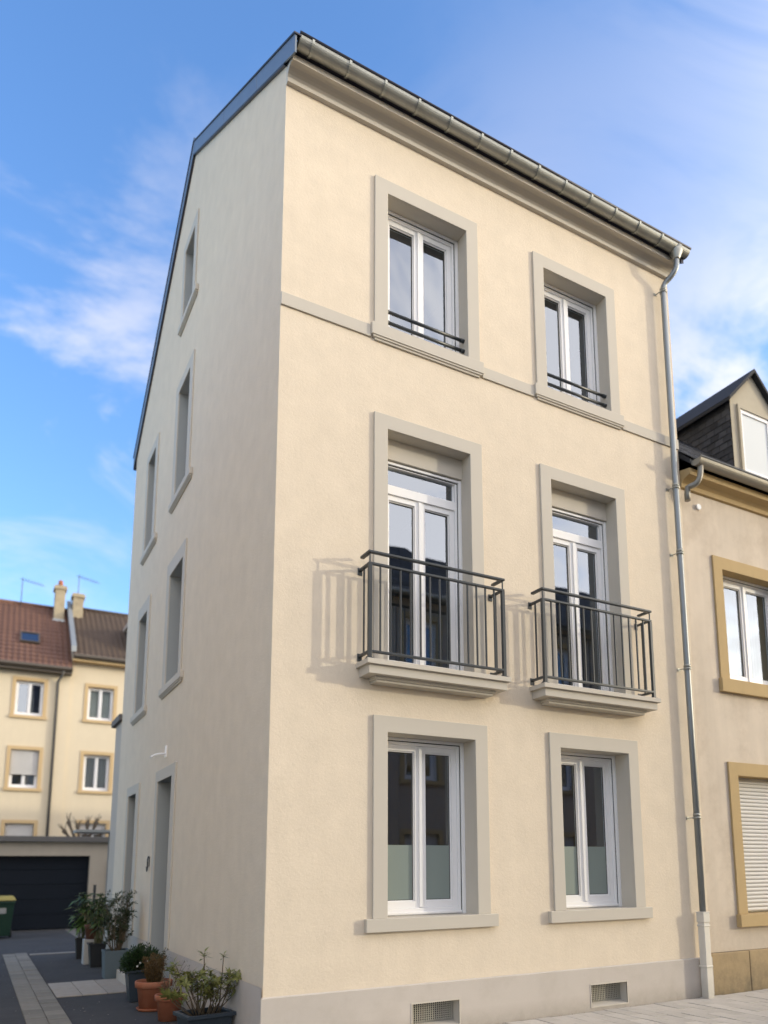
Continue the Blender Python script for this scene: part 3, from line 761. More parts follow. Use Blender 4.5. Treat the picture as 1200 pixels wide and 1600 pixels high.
# roof
ra, rb = 0.664, 0.74
ya, za_ = -0.387, 10.76
def ztop(y): return za_+ra*(y-ya) if y <= AP[0] else za_+ra*(AP[0]-ya)-rb*(y-AP[0])
zap = ztop(AP[0]); yrear = 9.55
q = MB()
q.extrude_x([(-0.215, ztop(-0.215)-0.015), (AP[0], zap-0.015), (yrear, ztop(yrear)-0.015), (yrear, ztop(yrear)-0.11), (AP[0], zap-0.125), (-0.215, ztop(-0.215)-0.075)], -0.019, 6.2)
roof = q.build('roof', SLATE, house)
q = MB()
vf = Vector((0, 1, ra)).normalized(); vr = Vector((0, -1, rb)).normalized()
slate_rows(q, (0.0, -0.235, ztop(-0.235)-0.012), (1, 0, 0), vf, 6.2, (AP[0]+0.235)*math.hypot(1, ra), 0.25, 0.28)
slate_rows(q, (6.2, yrear, ztop(yrear)-0.012), (-1, 0, 0), vr, 6.2, (yrear-AP[0])*math.hypot(1, rb), 0.25, 0.28)
q.build('slate', SLATE, roof, kind='stuff')
# verge flashing on the gable: separate metal panels
def verge_panel(y0, y1, x0, x1, m, ht=0.235):
    q = MB(); g = 0.004
    y0 += g; y1 -= g
    pr = [(y0, ztop(y0)), (y1, ztop(y1)), (y1, ztop(y1)-ht), (y0, ztop(y0)-ht)]
    q.extrude_x(pr, x0, x1)
    return q
cuts = [ya-0.0, 1.05, 2.70, AP[0]]
for k in range(3):
    verge_panel(cuts[k], cuts[k+1], -0.042, -0.020, FLASH).build('verge_panel', FLASH, house, bevel=0.003)
cuts = [AP[0], 6.4, 8.0, yrear+0.05]
for k in range(3):
    verge_panel(cuts[k], cuts[k+1], -0.042, -0.020, FLASH, 0.25).build('verge_panel', FLASH, house, bevel=0.003)
q = MB()   # thin dark capping and drip along the verge
for y0, y1 in ((ya-0.01, AP[0]), (AP[0], yrear+0.06)):
    q.extrude_x([(y0, ztop(y0)+0.002), (y1, ztop(y1)+0.002), (y1, ztop(y1)+0.022), (y0, ztop(y0)+0.022)], -0.056, 0.03)
    ht = 0.235 if y1 <= AP[0] else 0.25
    y0b = max(y0, 0.0)
    q.extrude_x([(y0b, ztop(y0b)-ht-0.022), (y1, ztop(y1)-ht-0.022), (y1, ztop(y1)-ht-0.002), (y0b, ztop(y0b)-ht-0.002)], -0.036, 0.03)
q.build('verge_capping', DARKMETAL, house)
q = MB(); y0, y1 = ya, 4.0
y0 = -0.27; q.extrude_x([(y0, ztop(y0)), (AP[0], zap), (AP[0], zap-0.26), (y0, ztop(y0)-0.20)], 6.11, 6.165); q.build('verge_panel', DARKMETAL, house)
q = MB(); q.tube([(-0.05, AP[0], zap+0.03), (6.24, AP[0], zap+0.03)], 0.05, 10); q.build('ridge_capping', FLASH, house)

# gutter: half round, open at the top
gy, gz, gr = -0.298, 10.800, 0.090
q = MB(); N_ = 14
prof_o = [(gy+gr*math.cos(math.pi+math.pi*k/N_)*-1, gz+gr*math.sin(math.pi+math.pi*k/N_)) for k in range(N_+1)]
x0, x1 = 0.02, 6.19
for k in range(N_):
    a_, b_ = prof_o[k], prof_o[k+1]
    q.quad((x0, a_[0], a_[1]), (x1, a_[0], a_[1]), (x1, b_[0], b_[1]), (x0, b_[0], b_[1]), sm=True)
    ai = (gy+(a_[0]-gy)*0.97, gz+(a_[1]-gz)*0.97); bi = (gy+(b_[0]-gy)*0.97, gz+(b_[1]-gz)*0.97)
    q.quad((x0, bi[0], bi[1]), (x1, bi[0], bi[1]), (x1, ai[0], ai[1]), (x0, ai[0], ai[1]), sm=True)
for xx in (x0, x1):
    q.poly([(xx, p[0], p[1]) for p in prof_o])
gut = q.build('gutter', ZINC, house)
q = MB(); q.tube([(x0-0.004, gy-gr, gz+0.010), (x1+0.01, gy-gr, gz+0.010)], 0.017, 10); q.build('gutter_bead', DARKMETAL, gut)
for k in range(13):
    xx = 0.173+0.4535*k
    if xx > 5.8: break
    q = MB()
    for j in range(N_):
        w0, w1 = math.pi*j/N_, math.pi*(j+1)/N_
        p0 = (gy-math.cos(w0)*(gr+0.011), gz-math.sin(w0)*(gr+0.011)); p1 = (gy-math.cos(w1)*(gr+0.011), gz-math.sin(w1)*(gr+0.011))
        q.quad((xx-0.014, p0[0], p0[1]), (xx+0.014, p0[0], p0[1]), (xx+0.014, p1[0], p1[1]), (xx-0.014, p1[0], p1[1]))
        i0 = (gy-math.cos(w0)*gr*0.99, gz-math.sin(w0)*gr*0.99); i1 = (gy-math.cos(w1)*gr*0.99, gz-math.sin(w1)*gr*0.99)
        for s_ in (-0.014, 0.014):
            q.quad((xx+s_, p0[0], p0[1]), (xx+s_, p1[0], p1[1]), (xx+s_, i1[0], i1[1]), (xx+s_, i0[0], i0[1]))
    q.build('gutter_strap', STRAP, gut)

# downpipe with swan neck, brackets and the painted cast foot
def bez(p0, p1, p2, p3, n=8):
    return [tuple(Vector(p0)*(1-t)**3+Vector(p1)*3*t*(1-t)**2+Vector(p2)*3*t*t*(1-t)+Vector(p3)*t**3 for t in [k/n])[0] for k in range(n+1)]
px_, py_ = 5.875, -0.10
path_ = [(5.975, -0.297, 10.70), (5.975, -0.297, 10.60)] + bez((5.975, -0.297, 10.56), (5.975, -0.297, 10.42), (5.945, -0.22, 10.38), (5.915, -0.165, 10.33), 7) + bez((5.905, -0.15, 10.315), (5.88, -0.105, 10.27), (px_, py_, 10.23), (px_, py_, 10.12), 6) + [(px_, py_, 9.0), (px_, py_, 7.0), (px_, py_, 4.0), (px_, py_, 0.95)]
q = MB(); q.tube(path_, 0.041, 16)
pipe = q.build('downpipe', PIPE, house)
q = MB(); q.tube([(5.975, -0.299, 10.79), (5.975, -0.299, 10.72), (5.975, -0.297, 10.62), (5.975, -0.297, 10.60)], [0.101, 0.095, 0.055, 0.05], 18); q.build('outlet', ZINC, pipe)
for z_ in (10.16, 7.02, 6.03, 4.36, 2.32):
    q = MB(); q.tube([(px_, py_, z_-0.014), (px_, py_, z_+0.014)], 0.052, 16); q.tube([(px_, py_, z_+0.02), (px_, py_, z_+0.06)], 0.047, 16)
    q.tube([(px_-0.045, py_+0.0, z_), (px_-0.055, 0.0, z_)], 0.007, 8); q.box(px_-0.09, px_-0.03, -0.006, 0, z_-0.02, z_+0.02)
    q.build('pipe_bracket', ZINC, pipe)
q = MB()
q.frustum(5.865, -0.105, 0.0, 1.0, 0.054, 0.054, 0.052, 0.052); q.box(5.805, 5.925, -0.165, -0.045, 0.965, 1.085); q.box(5.80, 5.93, -0.17, -0.04, 1.085, 1.10); q.box(5.805, 5.925, -0.165, -0.045, 0.91, 0.935); q.box(5.802, 5.928, -0.168, -0.042, 0.40, 0.425)
q.build('pipe_foot', CAST, house, bevel=0.012)

# balconies
def balcony(x0, x1, s0, s1, nb):
    """railing from x0 to x1, stone slab from s0 to s1"""
    q = MB()
    q.box(s0, s1, -0.285, 0.0, 3.778, 3.833); q.box(s0+0.035, s1-0.035, -0.250, 0.0, 3.683, 3.79)
    q.box(s0+0.145, s1-0.145, -0.175, 0.0, 3.650, 3.70); q.box(s0+0.165, s1-0.165, -0.150, 0.0, 3.622, 3.66)
    slab = q.build('balcony', TRIM, house, bevel=0.004)
    yf = -0.25
    q = MB()                                                     # top handrail with short returns that stop before the wall
    q.box(x0-0.024, x1+0.024, yf-0.024, yf+0.024, 4.985, 5.013)
    q.box(x0-0.024, x0+0.024, yf+0.024, -0.05, 4.985, 5.013); q.box(x1-0.024, x1+0.024, yf+0.024, -0.05, 4.985, 5.013)
    q.build('handrail', RAIL, slab, bevel=0.006)
    for zc in (4.87, 3.912):
        q = MB()
        q.box(x0-0.019, x1+0.019, yf-0.019, yf+0.019, zc-0.013, zc+0.013)
        q.box(x0-0.019, x0+0.019, yf+0.019, -0.008, zc-0.013, zc+0.013); q.box(x1-0.019, x1+0.019, yf+0.019, -0.008, zc-0.013, zc+0.013)
        for xx in (x0, x1): q.box(xx-0.028, xx+0.028, -0.008, 0.0, zc-0.055, zc+0.03)
        q.build('rail', RAIL, slab, bevel=0.004)
    for xx in (x0, x1):
        q = MB(); q.box(xx-0.020, xx+0.020, yf-0.020, yf+0.020, 3.834, 4.857)
        q.box(xx-0.007, xx+0.007, yf-0.007, yf+0.007, 4.883, 4.985); q.box(xx-0.045, xx+0.045, yf-0.03, yf+0.03, 3.832, 3.838)
        for b_ in (-1, 1): q.tube([(xx+b_*0.036, yf, 3.838), (xx+b_*0.036, yf, 3.850)], 0.007, 8)
        q.build('post', RAIL, slab, bevel=0.003)
    base = None
    step = (x1-x0)/(nb+1)
    spots = [(x0+step*(k+1), yf) for k in range(nb)] + [(x0, -0.105), (x1, -0.105)]
    for k, (xx, yy) in enumerate(spots):
        if base is None:
            q = MB(); q.box(-0.0065, 0.0065, -0.011, 0.011, 3.925, 4.857); base = q.build('baluster', RAIL, slab); o = base
        else:
            o = base.copy(); COL.objects.link(o); o.parent = slab
        o.location = (xx, yy, 0)
balcony(0.965, 2.675, 0.925, 2.745, 13)
balcony(3.265, 5.045, 3.225, 5.135, 13)

# small fittings on the side wall
q = MB(); q.box(-0.02, 0.0, 4.80, 4.88, 3.38, 3.56); q.tube(bez((-0.02, 4.84, 3.43), (-0.10, 4.84, 3.43), (-0.17, 4.84, 3.42), (-0.23, 4.84, 3.36), 8), 0.018, 10)
q.build('wall_hook', WHITE, house)
q = MB(); q.box(-0.012, 0, 5.73, 5.77, 1.74, 1.90); q.tube([(-0.02, 5.75, 1.90), (-0.032, 5.75, 1.84), (-0.03, 5.75, 1.74)], 0.010, 8); q.tube([(-0.035, 5.75, 1.74), (-0.035, 5.75, 1.66)], [0.02, 0.008], 8)
q.build('bell_pull', RAIL, house)

# low rear annex
annex = thing('annex', 'low pale lean-to behind the rear corner of the tall cream house', 'annex', (0, 9.4, 0))
q = MB(); q.box(0.01, 3.5, 0.003, 0.85, -0.1, 4.72); q.build('wall', ANNEX, annex)
q = MB(); q.box(-0.06, 3.6, 0.003, 1.05, 4.72, 4.86); q.build('roof', GROOF, annex, bevel=0.01)

# doorstep
q = MB(); q.box(-0.36, -0.023, 4.76, 6.04, 0.0, 0.155)
o = q.build('doorstep', STONE, bevel=0.008); o['label'] = 'pale stone step in front of the side door behind the dark pot'; o['category'] = 'step'
o.location = (0, 0, 0)

# ================================================================== neighbouring house on the right
nb_ = thing('neighbour_house', 'older beige house with ochre window surrounds and slate dormer, right of the tall cream house', 'house', (W+0.012, 0.03, 0))
NO = W+0.012
NH = []
n1w = (6.88-NO, 8.30-NO, 4.35, 6.03); n2w = (6.90-NO, 8.32-NO, 1.03, 2.95)
cols = [0.0, 3.4, 6.8, 10.2]
for c in cols:
    for wv in (n1w, n2w): NH.append((wv[0]+c-e, wv[1]+c+e, wv[2]-e, wv[3]+e))
q = MB(); wall_sheet(q, 0, 14, 0.55, 7.2, NH, lambda u, z: (u, 0, z))
q.quad((14, 0, 0), (14, 9, 0), (14, 9, 7.4), (14, 0, 7.4)); q.quad((0, 9, 0), (14, 9, 0), (14, 9, 7.4), (0, 9, 7.4))
q.build('wall', NWALL, nb_)
q = MB()
xs = [0.0, 0.75, 1.6, 2.3, 3.2, 4.1, 5.0, 5.9, 6.9, 7.8, 8.8, 9.7, 10.6, 11.6, 12.6, 14.0]
for k in range(len(xs)-1): q.box(xs[k]+0.004, xs[k+1]-0.004, -0.035, 0.02, -0.1, 0.55+random.uniform(-0.01, 0.01))
pl = q.build('plinth', NSTONE, nb_, bevel=0.012)
for c in cols:
    wv = n1w
    make_window(nb_, (wv[0]+wv[1])/2+c, 0, wv[2], wv[1]-wv[0], wv[3]-wv[2], rd=0.16, ms=0.19, mt=0.19, proud=0.03, trim=NTRIM, sill=(0.22, 0.22, 0.20, 0.07), head=0.07, curtain=CURTAIN2)
    wv = n2w
    make_window(nb_, (wv[0]+wv[1])/2+c, 0, wv[2], wv[1]-wv[0], wv[3]-wv[2], rd=0.20, ms=0.19, mt=0.19, proud=0.03, trim=NTRIM, sill=(0.22, 0.22, 0.17, 0.08), head=0.07, shut=0.985 if c in (0.0, 6.8) else 0.6)
prof = [(0.0, 7.13), (-0.04, 7.14), (-0.05, 7.20), (-0.10, 7.24), (-0.18, 7.27), (-0.20, 7.27), (-0.21, 7.36), (0.0, 7.40)]
q = MB(); q.extrude_x(prof, 0.0, 14); q.build('cornice', NTRIM, nb_)
q = MB(); ngy, ngz, ngr = -0.30, 7.46, 0.095
for k in range(12):
    w0, w1 = math.pi*k/12, math.pi*(k+1)/12
    a_ = (ngy-math.cos(w0)*ngr, ngz-math.sin(w0)*ngr); b_ = (ngy-math.cos(w1)*ngr, ngz-math.sin(w1)*ngr)
    q.quad((0.03, a_[0], a_[1]), (14, a_[0], a_[1]), (14, b_[0], b_[1]), (0.03, b_[0], b_[1]), sm=True)
q.poly([(0.03, ngy-math.cos(math.pi*k/12)*ngr, ngz-math.sin(math.pi*k/12)*ngr) for k in range(13)])
q.tube([(0.03, ngy-ngr, ngz+0.004), (14, ngy-ngr, ngz+0.004)], 0.014, 8)
q.build('gutter', NGUT, nb_)
q = MB(); q.tube(bez((0.12, -0.30, 7.42), (0.12, -0.30, 7.12), (0.10, -0.24, 7.12), (0.03, -0.13, 7.10), 10) + [(0.03, -0.11, 7.0), (0.03, -0.11, 6.9)], 0.042, 12); q.build('swan_neck', NGUT, nb_)
q = MB(); q.tube([(0.36, 0.0, 7.02-0.1), (0.36, -0.035, 7.02-0.1)], 0.045, 12); q.build('wall_cap', WHITE, nb_)
# roof with real slates
ns = 0.95
nz0 = 7.50
def nzr(y): return nz0+ns*(y+0.22)
q = MB(); q.extrude_x([(-0.22, nz0), (4.6, nzr(4.6)), (9.4, nz0), (9.4, nz0-0.08), (4.6, nzr(4.6)-0.08), (-0.22, nz0-0.08)], 0.0, 14.0); nroof = q.build('roof', SLATE, nb_)
q = MB(); slate_rows(q, (0.0, -0.24, nz0), (1, 0, 0), Vector((0, 1, ns)), 14.0, 4.82*math.hypot(1, ns), 0.26, 0.24); q.build('slate', SLATE, nroof, kind='stuff')
# dormers
def dormer(xc):
    yd, hw, zb_, zs, zt_ = 0.78, 0.62, nzr(0.78)-0.05, 9.78, 10.42
    q = MB()
    q.poly([(xc-hw, yd, zb_), (xc-0.40, yd, zb_), (xc-0.40, yd, zs-0.15), (xc-hw, yd, zs)]); q.poly([(xc+0.40, yd, zb_), (xc+hw, yd, zb_), (xc+hw, yd, zs), (xc+0.40, yd, zs-0.15)])
    q.poly([(xc-0.40, yd, zs-0.15), (xc+0.40, yd, zs-0.15), (xc+hw, yd, zs), (xc, yd, zt_), (xc-hw, yd, zs)])
    q.box(xc-0.46, xc-0.40, yd-0.04, yd+0.12, zb_, zs-0.15); q.box(xc+0.40, xc+0.46, yd-0.04, yd+0.12, zb_, zs-0.15); q.box(xc-0.46, xc+0.46, yd-0.04, yd+0.12, zs-0.15, zs-0.08)
    d = q.build('dormer', DORM, nb_)
    yb = (zt_-nz0)/ns-0.22; ybs = (zs-nz0)/ns-0.22
    q = MB()
    for s_ in (-1, 1):
        q.poly([(xc+s_*hw, yd, zb_), (xc+s_*hw, ybs, zs), (xc+s_*hw, yd, zs)])
    ck = q.build('cheek', SLATE, d)
    q = MB()
    slate_rows(q, (xc-hw, 3.6, zb_), (0, -1, 0), (0, 0, 1), 3.6-yd, zs-zb_, 0.17, 0.12, jitter=0.008, clip=lambda u, v: nzr(3.6-u) < zb_+v+0.25)
    q.build('slate', SLATE, d, kind='stuff')
    q = MB(); ov = 0.12
    sl = (zt_-zs)/hw
    for s_ in (-1, 1):
        x_e = xc+s_*(hw+ov); z_e = zs-sl*ov
        A = (x_e, yd-0.10, z_e); B = (xc, yd-0.10, zt_); C_ = (xc, yb+0.1, zt_); D_ = (x_e, ybs+0.1, z_e)
        up_ = Vector((0, 0, 0.07))
        q.quad(A, B, C_, D_); q.quad(Vector(A)+up_, Vector(D_)+up_, Vector(C_)+up_, Vector(B)+up_); q.quad(A, Vector(A)+up_, Vector(B)+up_, B); q.quad(A, D_, Vector(D_)+up_, Vector(A)+up_)
    q.build('dormer_roof', SLATE, d)
    wn_ = MB(); wn_.box(xc-0.40, xc-0.34, yd-0.018, yd+0.09, zb_+0.05, zs-0.15); wn_.box(xc+0.34, xc+0.40, yd-0.018, yd+0.09, zb_+0.05, zs-0.15); wn_.box(xc-0.34, xc+0.34, yd-0.018, yd+0.09, zs-0.22, zs-0.15); wn_.box(xc-0.34, xc+0.34, yd-0.018, yd+0.09, zb_, zb_+0.1)
    wn_.build('window_frame', WHITE, d)
    q = MB(); q.quad((xc-0.34, yd-0.005, zb_+0.1), (xc+0.34, yd-0.005, zb_+0.1), (xc+0.34, yd-0.005, zs-0.22), (xc-0.34, yd-0.005, zs-0.22)); q.build('pane', CLEAR, d)
    q = MB(); q.quad((xc-0.34, yd+0.005, zb_), (xc+0.34, yd+0.005, zb_), (xc+0.34, yd+0.005, zs-0.15), (xc-0.34, yd+0.005, zs-0.15)); q.build('blind', BLIND, d)
dormer(9.06-NO)
dormer(13.2-NO)

# further houses of the terrace, to the right of the neighbour
def terrace(name, label, x0, x1, y0, y1, eave, ridge, wall_m, roof_m, face=1, group=None, nwin=3, shutters=True, chx=None):
    """plain terraced house; face=1 looks towards -y, face=-1 towards +y"""
    t_ = thing(name, label, 'house', ((x0+x1)/2, y0, 0), 0 if face == 1 else math.pi, group)
    w_ = x1-x0; dp = abs(y1-y0); a = w_/2
    fl = max(2, int(eave//3))
    hs_ = []
    spots = []
    for f_ in range(fl):
        for k in range(nwin):
            xc = -a+w_*(k+0.5)/nwin; zb_ = 1.0+f_*(eave-0.4)/fl
            spots.append((xc, zb_, f_)); hs_.append((xc-0.55-e, xc+0.55+e, zb_-e, zb_+1.6+e))
    q = MB(); wall_sheet(q, -a, a, -0.1, eave, hs_, lambda u, z: (u, 0, z))
    q.quad((-a, 0, 0), (-a, dp, 0), (-a, dp, eave), (-a, 0, eave)); q.quad((a, 0, 0), (a, dp, 0), (a, dp, eave), (a, 0, eave)); q.quad((-a, dp, 0), (a, dp, 0), (a, dp, eave), (-a, dp, eave))
    for s_ in (-a, a): q.poly([(s_, 0, eave), (s_, dp, eave), (s_, dp/2, ridge)])
    q.build('wall', wall_m, t_)
    first = None
    for k, (xc, zb_, f_) in enumerate(spots):
        make_window(t_, xc, 0, zb_, 1.1, 1.6, rd=0.15, ms=0.14, mt=0.14, trim=NTRIM, sill=(0.16, 0.16, 0.12, 0.08), bev=0, shut=0.98 if (f_ == 0 and shutters) else 0.0, head=0.06)
    sl = (ridge-eave)/(dp/2)
    q = MB(); q.extrude_x([(-0.35, eave-0.35*sl), (dp/2, ridge), (dp+0.35, eave-0.35*sl), (dp+0.35, eave-0.35*sl-0.08), (dp/2, ridge-0.1), (-0.35, eave-0.35*sl-0.08)], -a, a); rf = q.build('roof', roof_m, t_)
    q = MB(); slate_rows(q, (-a, -0.37, eave-0.37*sl+0.01), (1, 0, 0), Vector((0, 1, sl)), w_, (dp/2+0.35)*math.hypot(1, sl), 0.4, 0.3, lift=0.03); q.build('slate', roof_m, rf, kind='stuff')
    q = MB(); q.tube([(-a, -0.40, eave-0.35*sl), (a, -0.40, eave-0.35*sl)], 0.08, 10); q.build('gutter', NGUT, t_)
    cx0 = a-1.2 if chx is None else chx
    q = MB(); q.box(cx0, cx0+0.7, dp/2-0.3, dp/2+0.3, ridge-0.4, ridge+1.1); q.box(cx0-0.05, cx0+0.75, dp/2-0.35, dp/2+0.35, ridge+1.1, ridge+1.2); ch = q.build('chimney', CHIM, t_)
    q = MB(); q.tube([(cx0+0.35, dp/2, ridge+1.2), (cx0+0.35, dp/2, ridge+1.55)], 0.12, 12); q.build('chimney_pot', TERRA, ch)
    return t_
terrace('terraced_house', 'beige terraced house beyond the neighbour with the slate dormer', NO+14.05, NO+26, 0.03, 9.0, 7.6, 11.6, NWALL, SLATE)
terrace('terraced_house', 'far pale terraced house at the end of the row', NO+26.05, NO+44, 0.03, 10.0, 8.4, 12.6, BGWALL, SLATE)
# houses across the street (seen mirrored in the panes)
terrace('street_house', 'tall brown house across the street mirrored in the balcony windows', -0.5, 9.6, -11.0, -17.6, 9.7, 12.5, OPWALL, SLATE, -1, nwin=4)
terrace('street_house', 'slate roofed brown house across the street with a chimney, beside the mirrored tall one', 9.65, 19.6, -11.0, -17.6, 9.5, 12.3, OPWALL, SLATE, -1, nwin=4, chx=1.5)

# unseen pale house added across the drive: its sunlit gable throws warm light back on to the shaded side
terrace('fill_house', 'unseen pale house added across the drive to bounce warm light', -16.5, -6.6, -1.8, 9.0, 7.8, 11.0, PALEWALL, SLATE)
# ================================================================== background, end of the driveway
garage = thing('garage', 'flat roofed garage with a dark blue door at the end of the drive', 'garage', (0, 17.9, 0))
q = MB(); wall_sheet(q, -6.0, 1.25, -0.1, 2.5, [(-5.0, 0.56, -0.2, 2.10)], lambda u, z: (u, 0, z))
q.quad((1.25, 0, -0.1), (1.25, 5.5, -0.1), (1.25, 5.5, 2.5), (1.25, 0, 2.5)); q.quad((-6, 0, -0.1), (-6, 0, 2.5), (-6, 5.5, 2.5), (-6, 5.5, -0.1))
q.quad((0.56, 0, -0.1), (0.56, 0.28, -0.1), (0.56, 0.28, 2.10), (0.56, 0, 2.10)); q.quad((-5, 0, 2.10), (0.56, 0, 2.10), (0.56, 0.28, 2.10), (-5, 0.28, 2.10))
q.build('wall', GARAGE, garage)
q = MB()
q.box(-5.0, 0.56, 0.22, 0.26, 0.0, 2.12)
for k in range(5): q.box(-5.0, 0.56, 0.2, 0.222, 0.02+k*0.42, 0.02+k*0.42+0.41)
q.build('garage_door', GDOOR, garage, bevel=0.006)
q = MB(); q.box(-6.15, 1.35, -0.14, 5.6, 2.5, 2.66); q.build('roof_edge', GROOF, garage, bevel=0.01)
q = MB(); q.tube([(1.12, -0.05, 2.0), (1.12, -0.05, 0.0)], 0.05, 10); q.build('drainpipe', GARAGE, garage)

def ribbed_roof(mb, x0, x1, y0, z0, y1, z1, pitch=0.21, rows=16, amp=0.018):
    """pantiles: waves along x, stepped rows up the slope"""
    V = Vector((0, y1-y0, z1-z0)); N = Vector((0, -(z1-z0), (y1-y0))).normalized()
    nseg = int((x1-x0)/pitch)*4
    for r in range(rows):
        t0, t1 = r/rows, min(1, (r+1.08)/rows)
        for k in range(nseg):
            xa = x0+(x1-x0)*k/nseg; xb = x0+(x1-x0)*(k+1)/nseg
            ha = amp*math.sin(2*math.pi*k/4); hb = amp*math.sin(2*math.pi*(k+1)/4)
            b0 = Vector((0, y0, z0))+V*t0; b1 = Vector((0, y0, z0))+V*t1
            A = b0+Vector((xa, 0, 0))+N*(ha+0.035); B = b0+Vector((xb, 0, 0))+N*(hb+0.035)
            C_ = b1+Vector((xb, 0, 0))+N*(hb+0.005); D_ = b1+Vector((xa, 0, 0))+N*(ha+0.005)
            mb.quad(A, B, C_, D_, 0.5)
    return mb

def rear_house(label, x0, x1, y, eave, ridge_y, ridge_z, cols_, tile, specs, origin, eave_m=BGTRIM):
    t_ = thing('rear_house', label, 'house', (origin, y, 0))
    hs_ = []
    for c, z0, z1, kw in specs: hs_.append((c-0.49-origin-e, c+0.49-origin+e, z0-e, z1+e))
    q = MB(); wall_sheet(q, x0-origin, x1-origin, -0.1, eave, hs_, lambda u, z: (u, 0, z))
    q.quad((x1-origin, 0, -0.1), (x1-origin, 7, -0.1), (x1-origin, 7, eave), (x1-origin, 0, eave)); q.quad((x0-origin, 0, -0.1), (x0-origin, 0, eave), (x0-origin, 7, eave), (x0-origin, 7, -0.1))
    for s_ in (x0-origin, x1-origin): q.poly([(s_, 0, eave), (s_, 7, eave), (s_, ridge_y-y, ridge_z-0.1)])
    q.quad((x0-origin, 7, -0.1), (x1-origin, 7, -0.1), (x1-origin, 7, eave), (x0-origin, 7, eave))
    q.build('wall', BGWALL, t_)
    for c, z0, z1, kw in specs:
        make_window(t_, c-origin, 0, z0, 0.98, z1-z0, rd=0.14, ms=0.13, mt=0.13, proud=0.03, trim=BGTRIM, sill=(0.16, 0.16, 0.12, 0.07), bev=0, head=0.05, fw_=0.045, sw=0.05, guides=False, **kw)
    sl = (ridge_z-eave)/(ridge_y-y)
    yo = -0.42
    q = MB(); q.extrude_x([(yo, eave+yo*sl), (ridge_y-y, ridge_z), (7.3, eave), (7.3, eave-0.1), (ridge_y-y, ridge_z-0.12), (yo, eave+yo*sl-0.1)], x0-origin, x1-origin); rf = q.build('roof', tile, t_)
    q = MB(); ribbed_roof(q, x0-origin, x1-origin, yo-0.03, eave+yo*sl, ridge_y-y, ridge_z); q.build('roof_tile', tile, rf, kind='stuff')
    q = MB(); q.tube([(x0-origin, ridge_y-y, ridge_z+0.02), (x1-origin, ridge_y-y, ridge_z+0.02)], 0.10, 10); q.build('ridge_tile', tile, rf)
    q = MB(); q.extrude_x([(yo-0.12, eave+yo*sl+0.02), (yo-0.14, eave+yo*sl-0.06), (yo-0.06, eave+yo*sl-0.14), (yo, eave+yo*sl-0.10), (yo, eave+yo*sl)], x0-origin, x1-origin); q.build('gutter', BGGUT, t_)
    q = MB(); q.box(x0-origin, x1-origin, yo+0.02, 0.0, eave+yo*sl-0.22, eave+yo*sl-0.11); q.build('eave_board', eave_m, t_)
    return t_
BX = 0.30
left_specs = []
for c in (-7.4, -4.2, -1.03):
    left_specs += [(c, 7.62, 9.0, dict(curtain=None)), (c, 4.80, 6.28, dict(shut=0.66)), (c, 1.95, 3.45, dict(shut=0.98))]
lh = rear_house('yellow rendered house with a red-brown tiled roof beyond the garage', -9.2, BX+0.1, 26.0, 9.95, 29.6, 13.15, 3, TILE, left_specs, BX, BGGUT)
right_specs = []
for c in (1.56, 4.8, 8.0):
    right_specs += [(c, 7.66, 9.02, dict(curtain=CURTAIN)), (c, 4.80, 6.25, dict(curtain=CURTAIN2)), (c, 2.1, 3.5, dict(shut=0.3))]
rh = rear_house('yellow rendered house with a dark brown roof beyond the garage, beside the red-roofed one', BX+0.1, 10.0, 26.05, 10.5, 29.6, 13.3, 3, TILE2, right_specs, BX)
# party-wall flashing, chimneys, rooflight, drainpipe, dormer, aerials
q = MB()
for y0, y1 in ((-0.35, 3.55),):
    s1 = 2.8/3.55
    q.extrude_x([(y0, 10.5+y0*s1+0.10), (y1, 10.5+y1*s1+0.10), (y1, 10.5+y1*s1+0.34), (y0, 10.5+y0*s1+0.34)], 0.02, 0.20)
q.build('party_wall_flashing', LEAD, rh)
def chimney(par, x, y, z0, z1, w_, pots):
    q = MB(); q.box(x-w_/2, x+w_/2, y-0.28, y+0.28, z0, z1); q.box(x-w_/2-0.06, x+w_/2+0.06, y-0.34, y+0.34, z1-0.16, z1-0.04); q.box(x-w_/2-0.03, x+w_/2+0.03, y-0.31, y+0.31, z1-0.04, z1+0.02)
    c = q.build('chimney', CHIM, par, bevel=0.01)
    q = MB(); q.frustum(x, y, z0, z0+0.42, w_/2+0.14, 0.40, w_/2+0.02, 0.30); q.build('chimney_flashing', LEAD, c)
    for dx_ in pots:
        q = MB(); q.tube([(x+dx_, y, z1), (x+dx_, y, z1+0.32)], [0.11, 0.085], 12); q.build('chimney_pot', TERRA, c)
chimney(lh, -0.04-BX+0.02, 3.0, 12.05, 13.98, 0.40, [0.0])
chimney(rh, 0.72-BX, 3.0, 12.2, 13.75, 0.42, [])
q = MB()
def aerial(q, x, y, z0, z1, dirx):
    q.tube([(x, y, z0), (x, y, z1)], 0.018, 8)
    q.tube([(x-0.1, y, z1-0.05), (x+0.9*dirx, y+0.3, z1-0.12)], 0.012, 6)
    for k in range(7):
        xx = x+0.12*k*dirx; q.tube([(xx, y-0.25+0.04*k, z1-0.05-0.01*k), (xx, y+0.25+0.04*k, z1-0.05-0.01*k)], 0.008, 6)
aerial(q, 0.72-BX, 3.1, 13.6, 14.75, 1); q.build('aerial', BGPIPE, rh)
q = MB(); aerial(q, -1.5-BX, 3.4, 12.9, 14.3, 1); q.build('aerial', BGPIPE, lh)
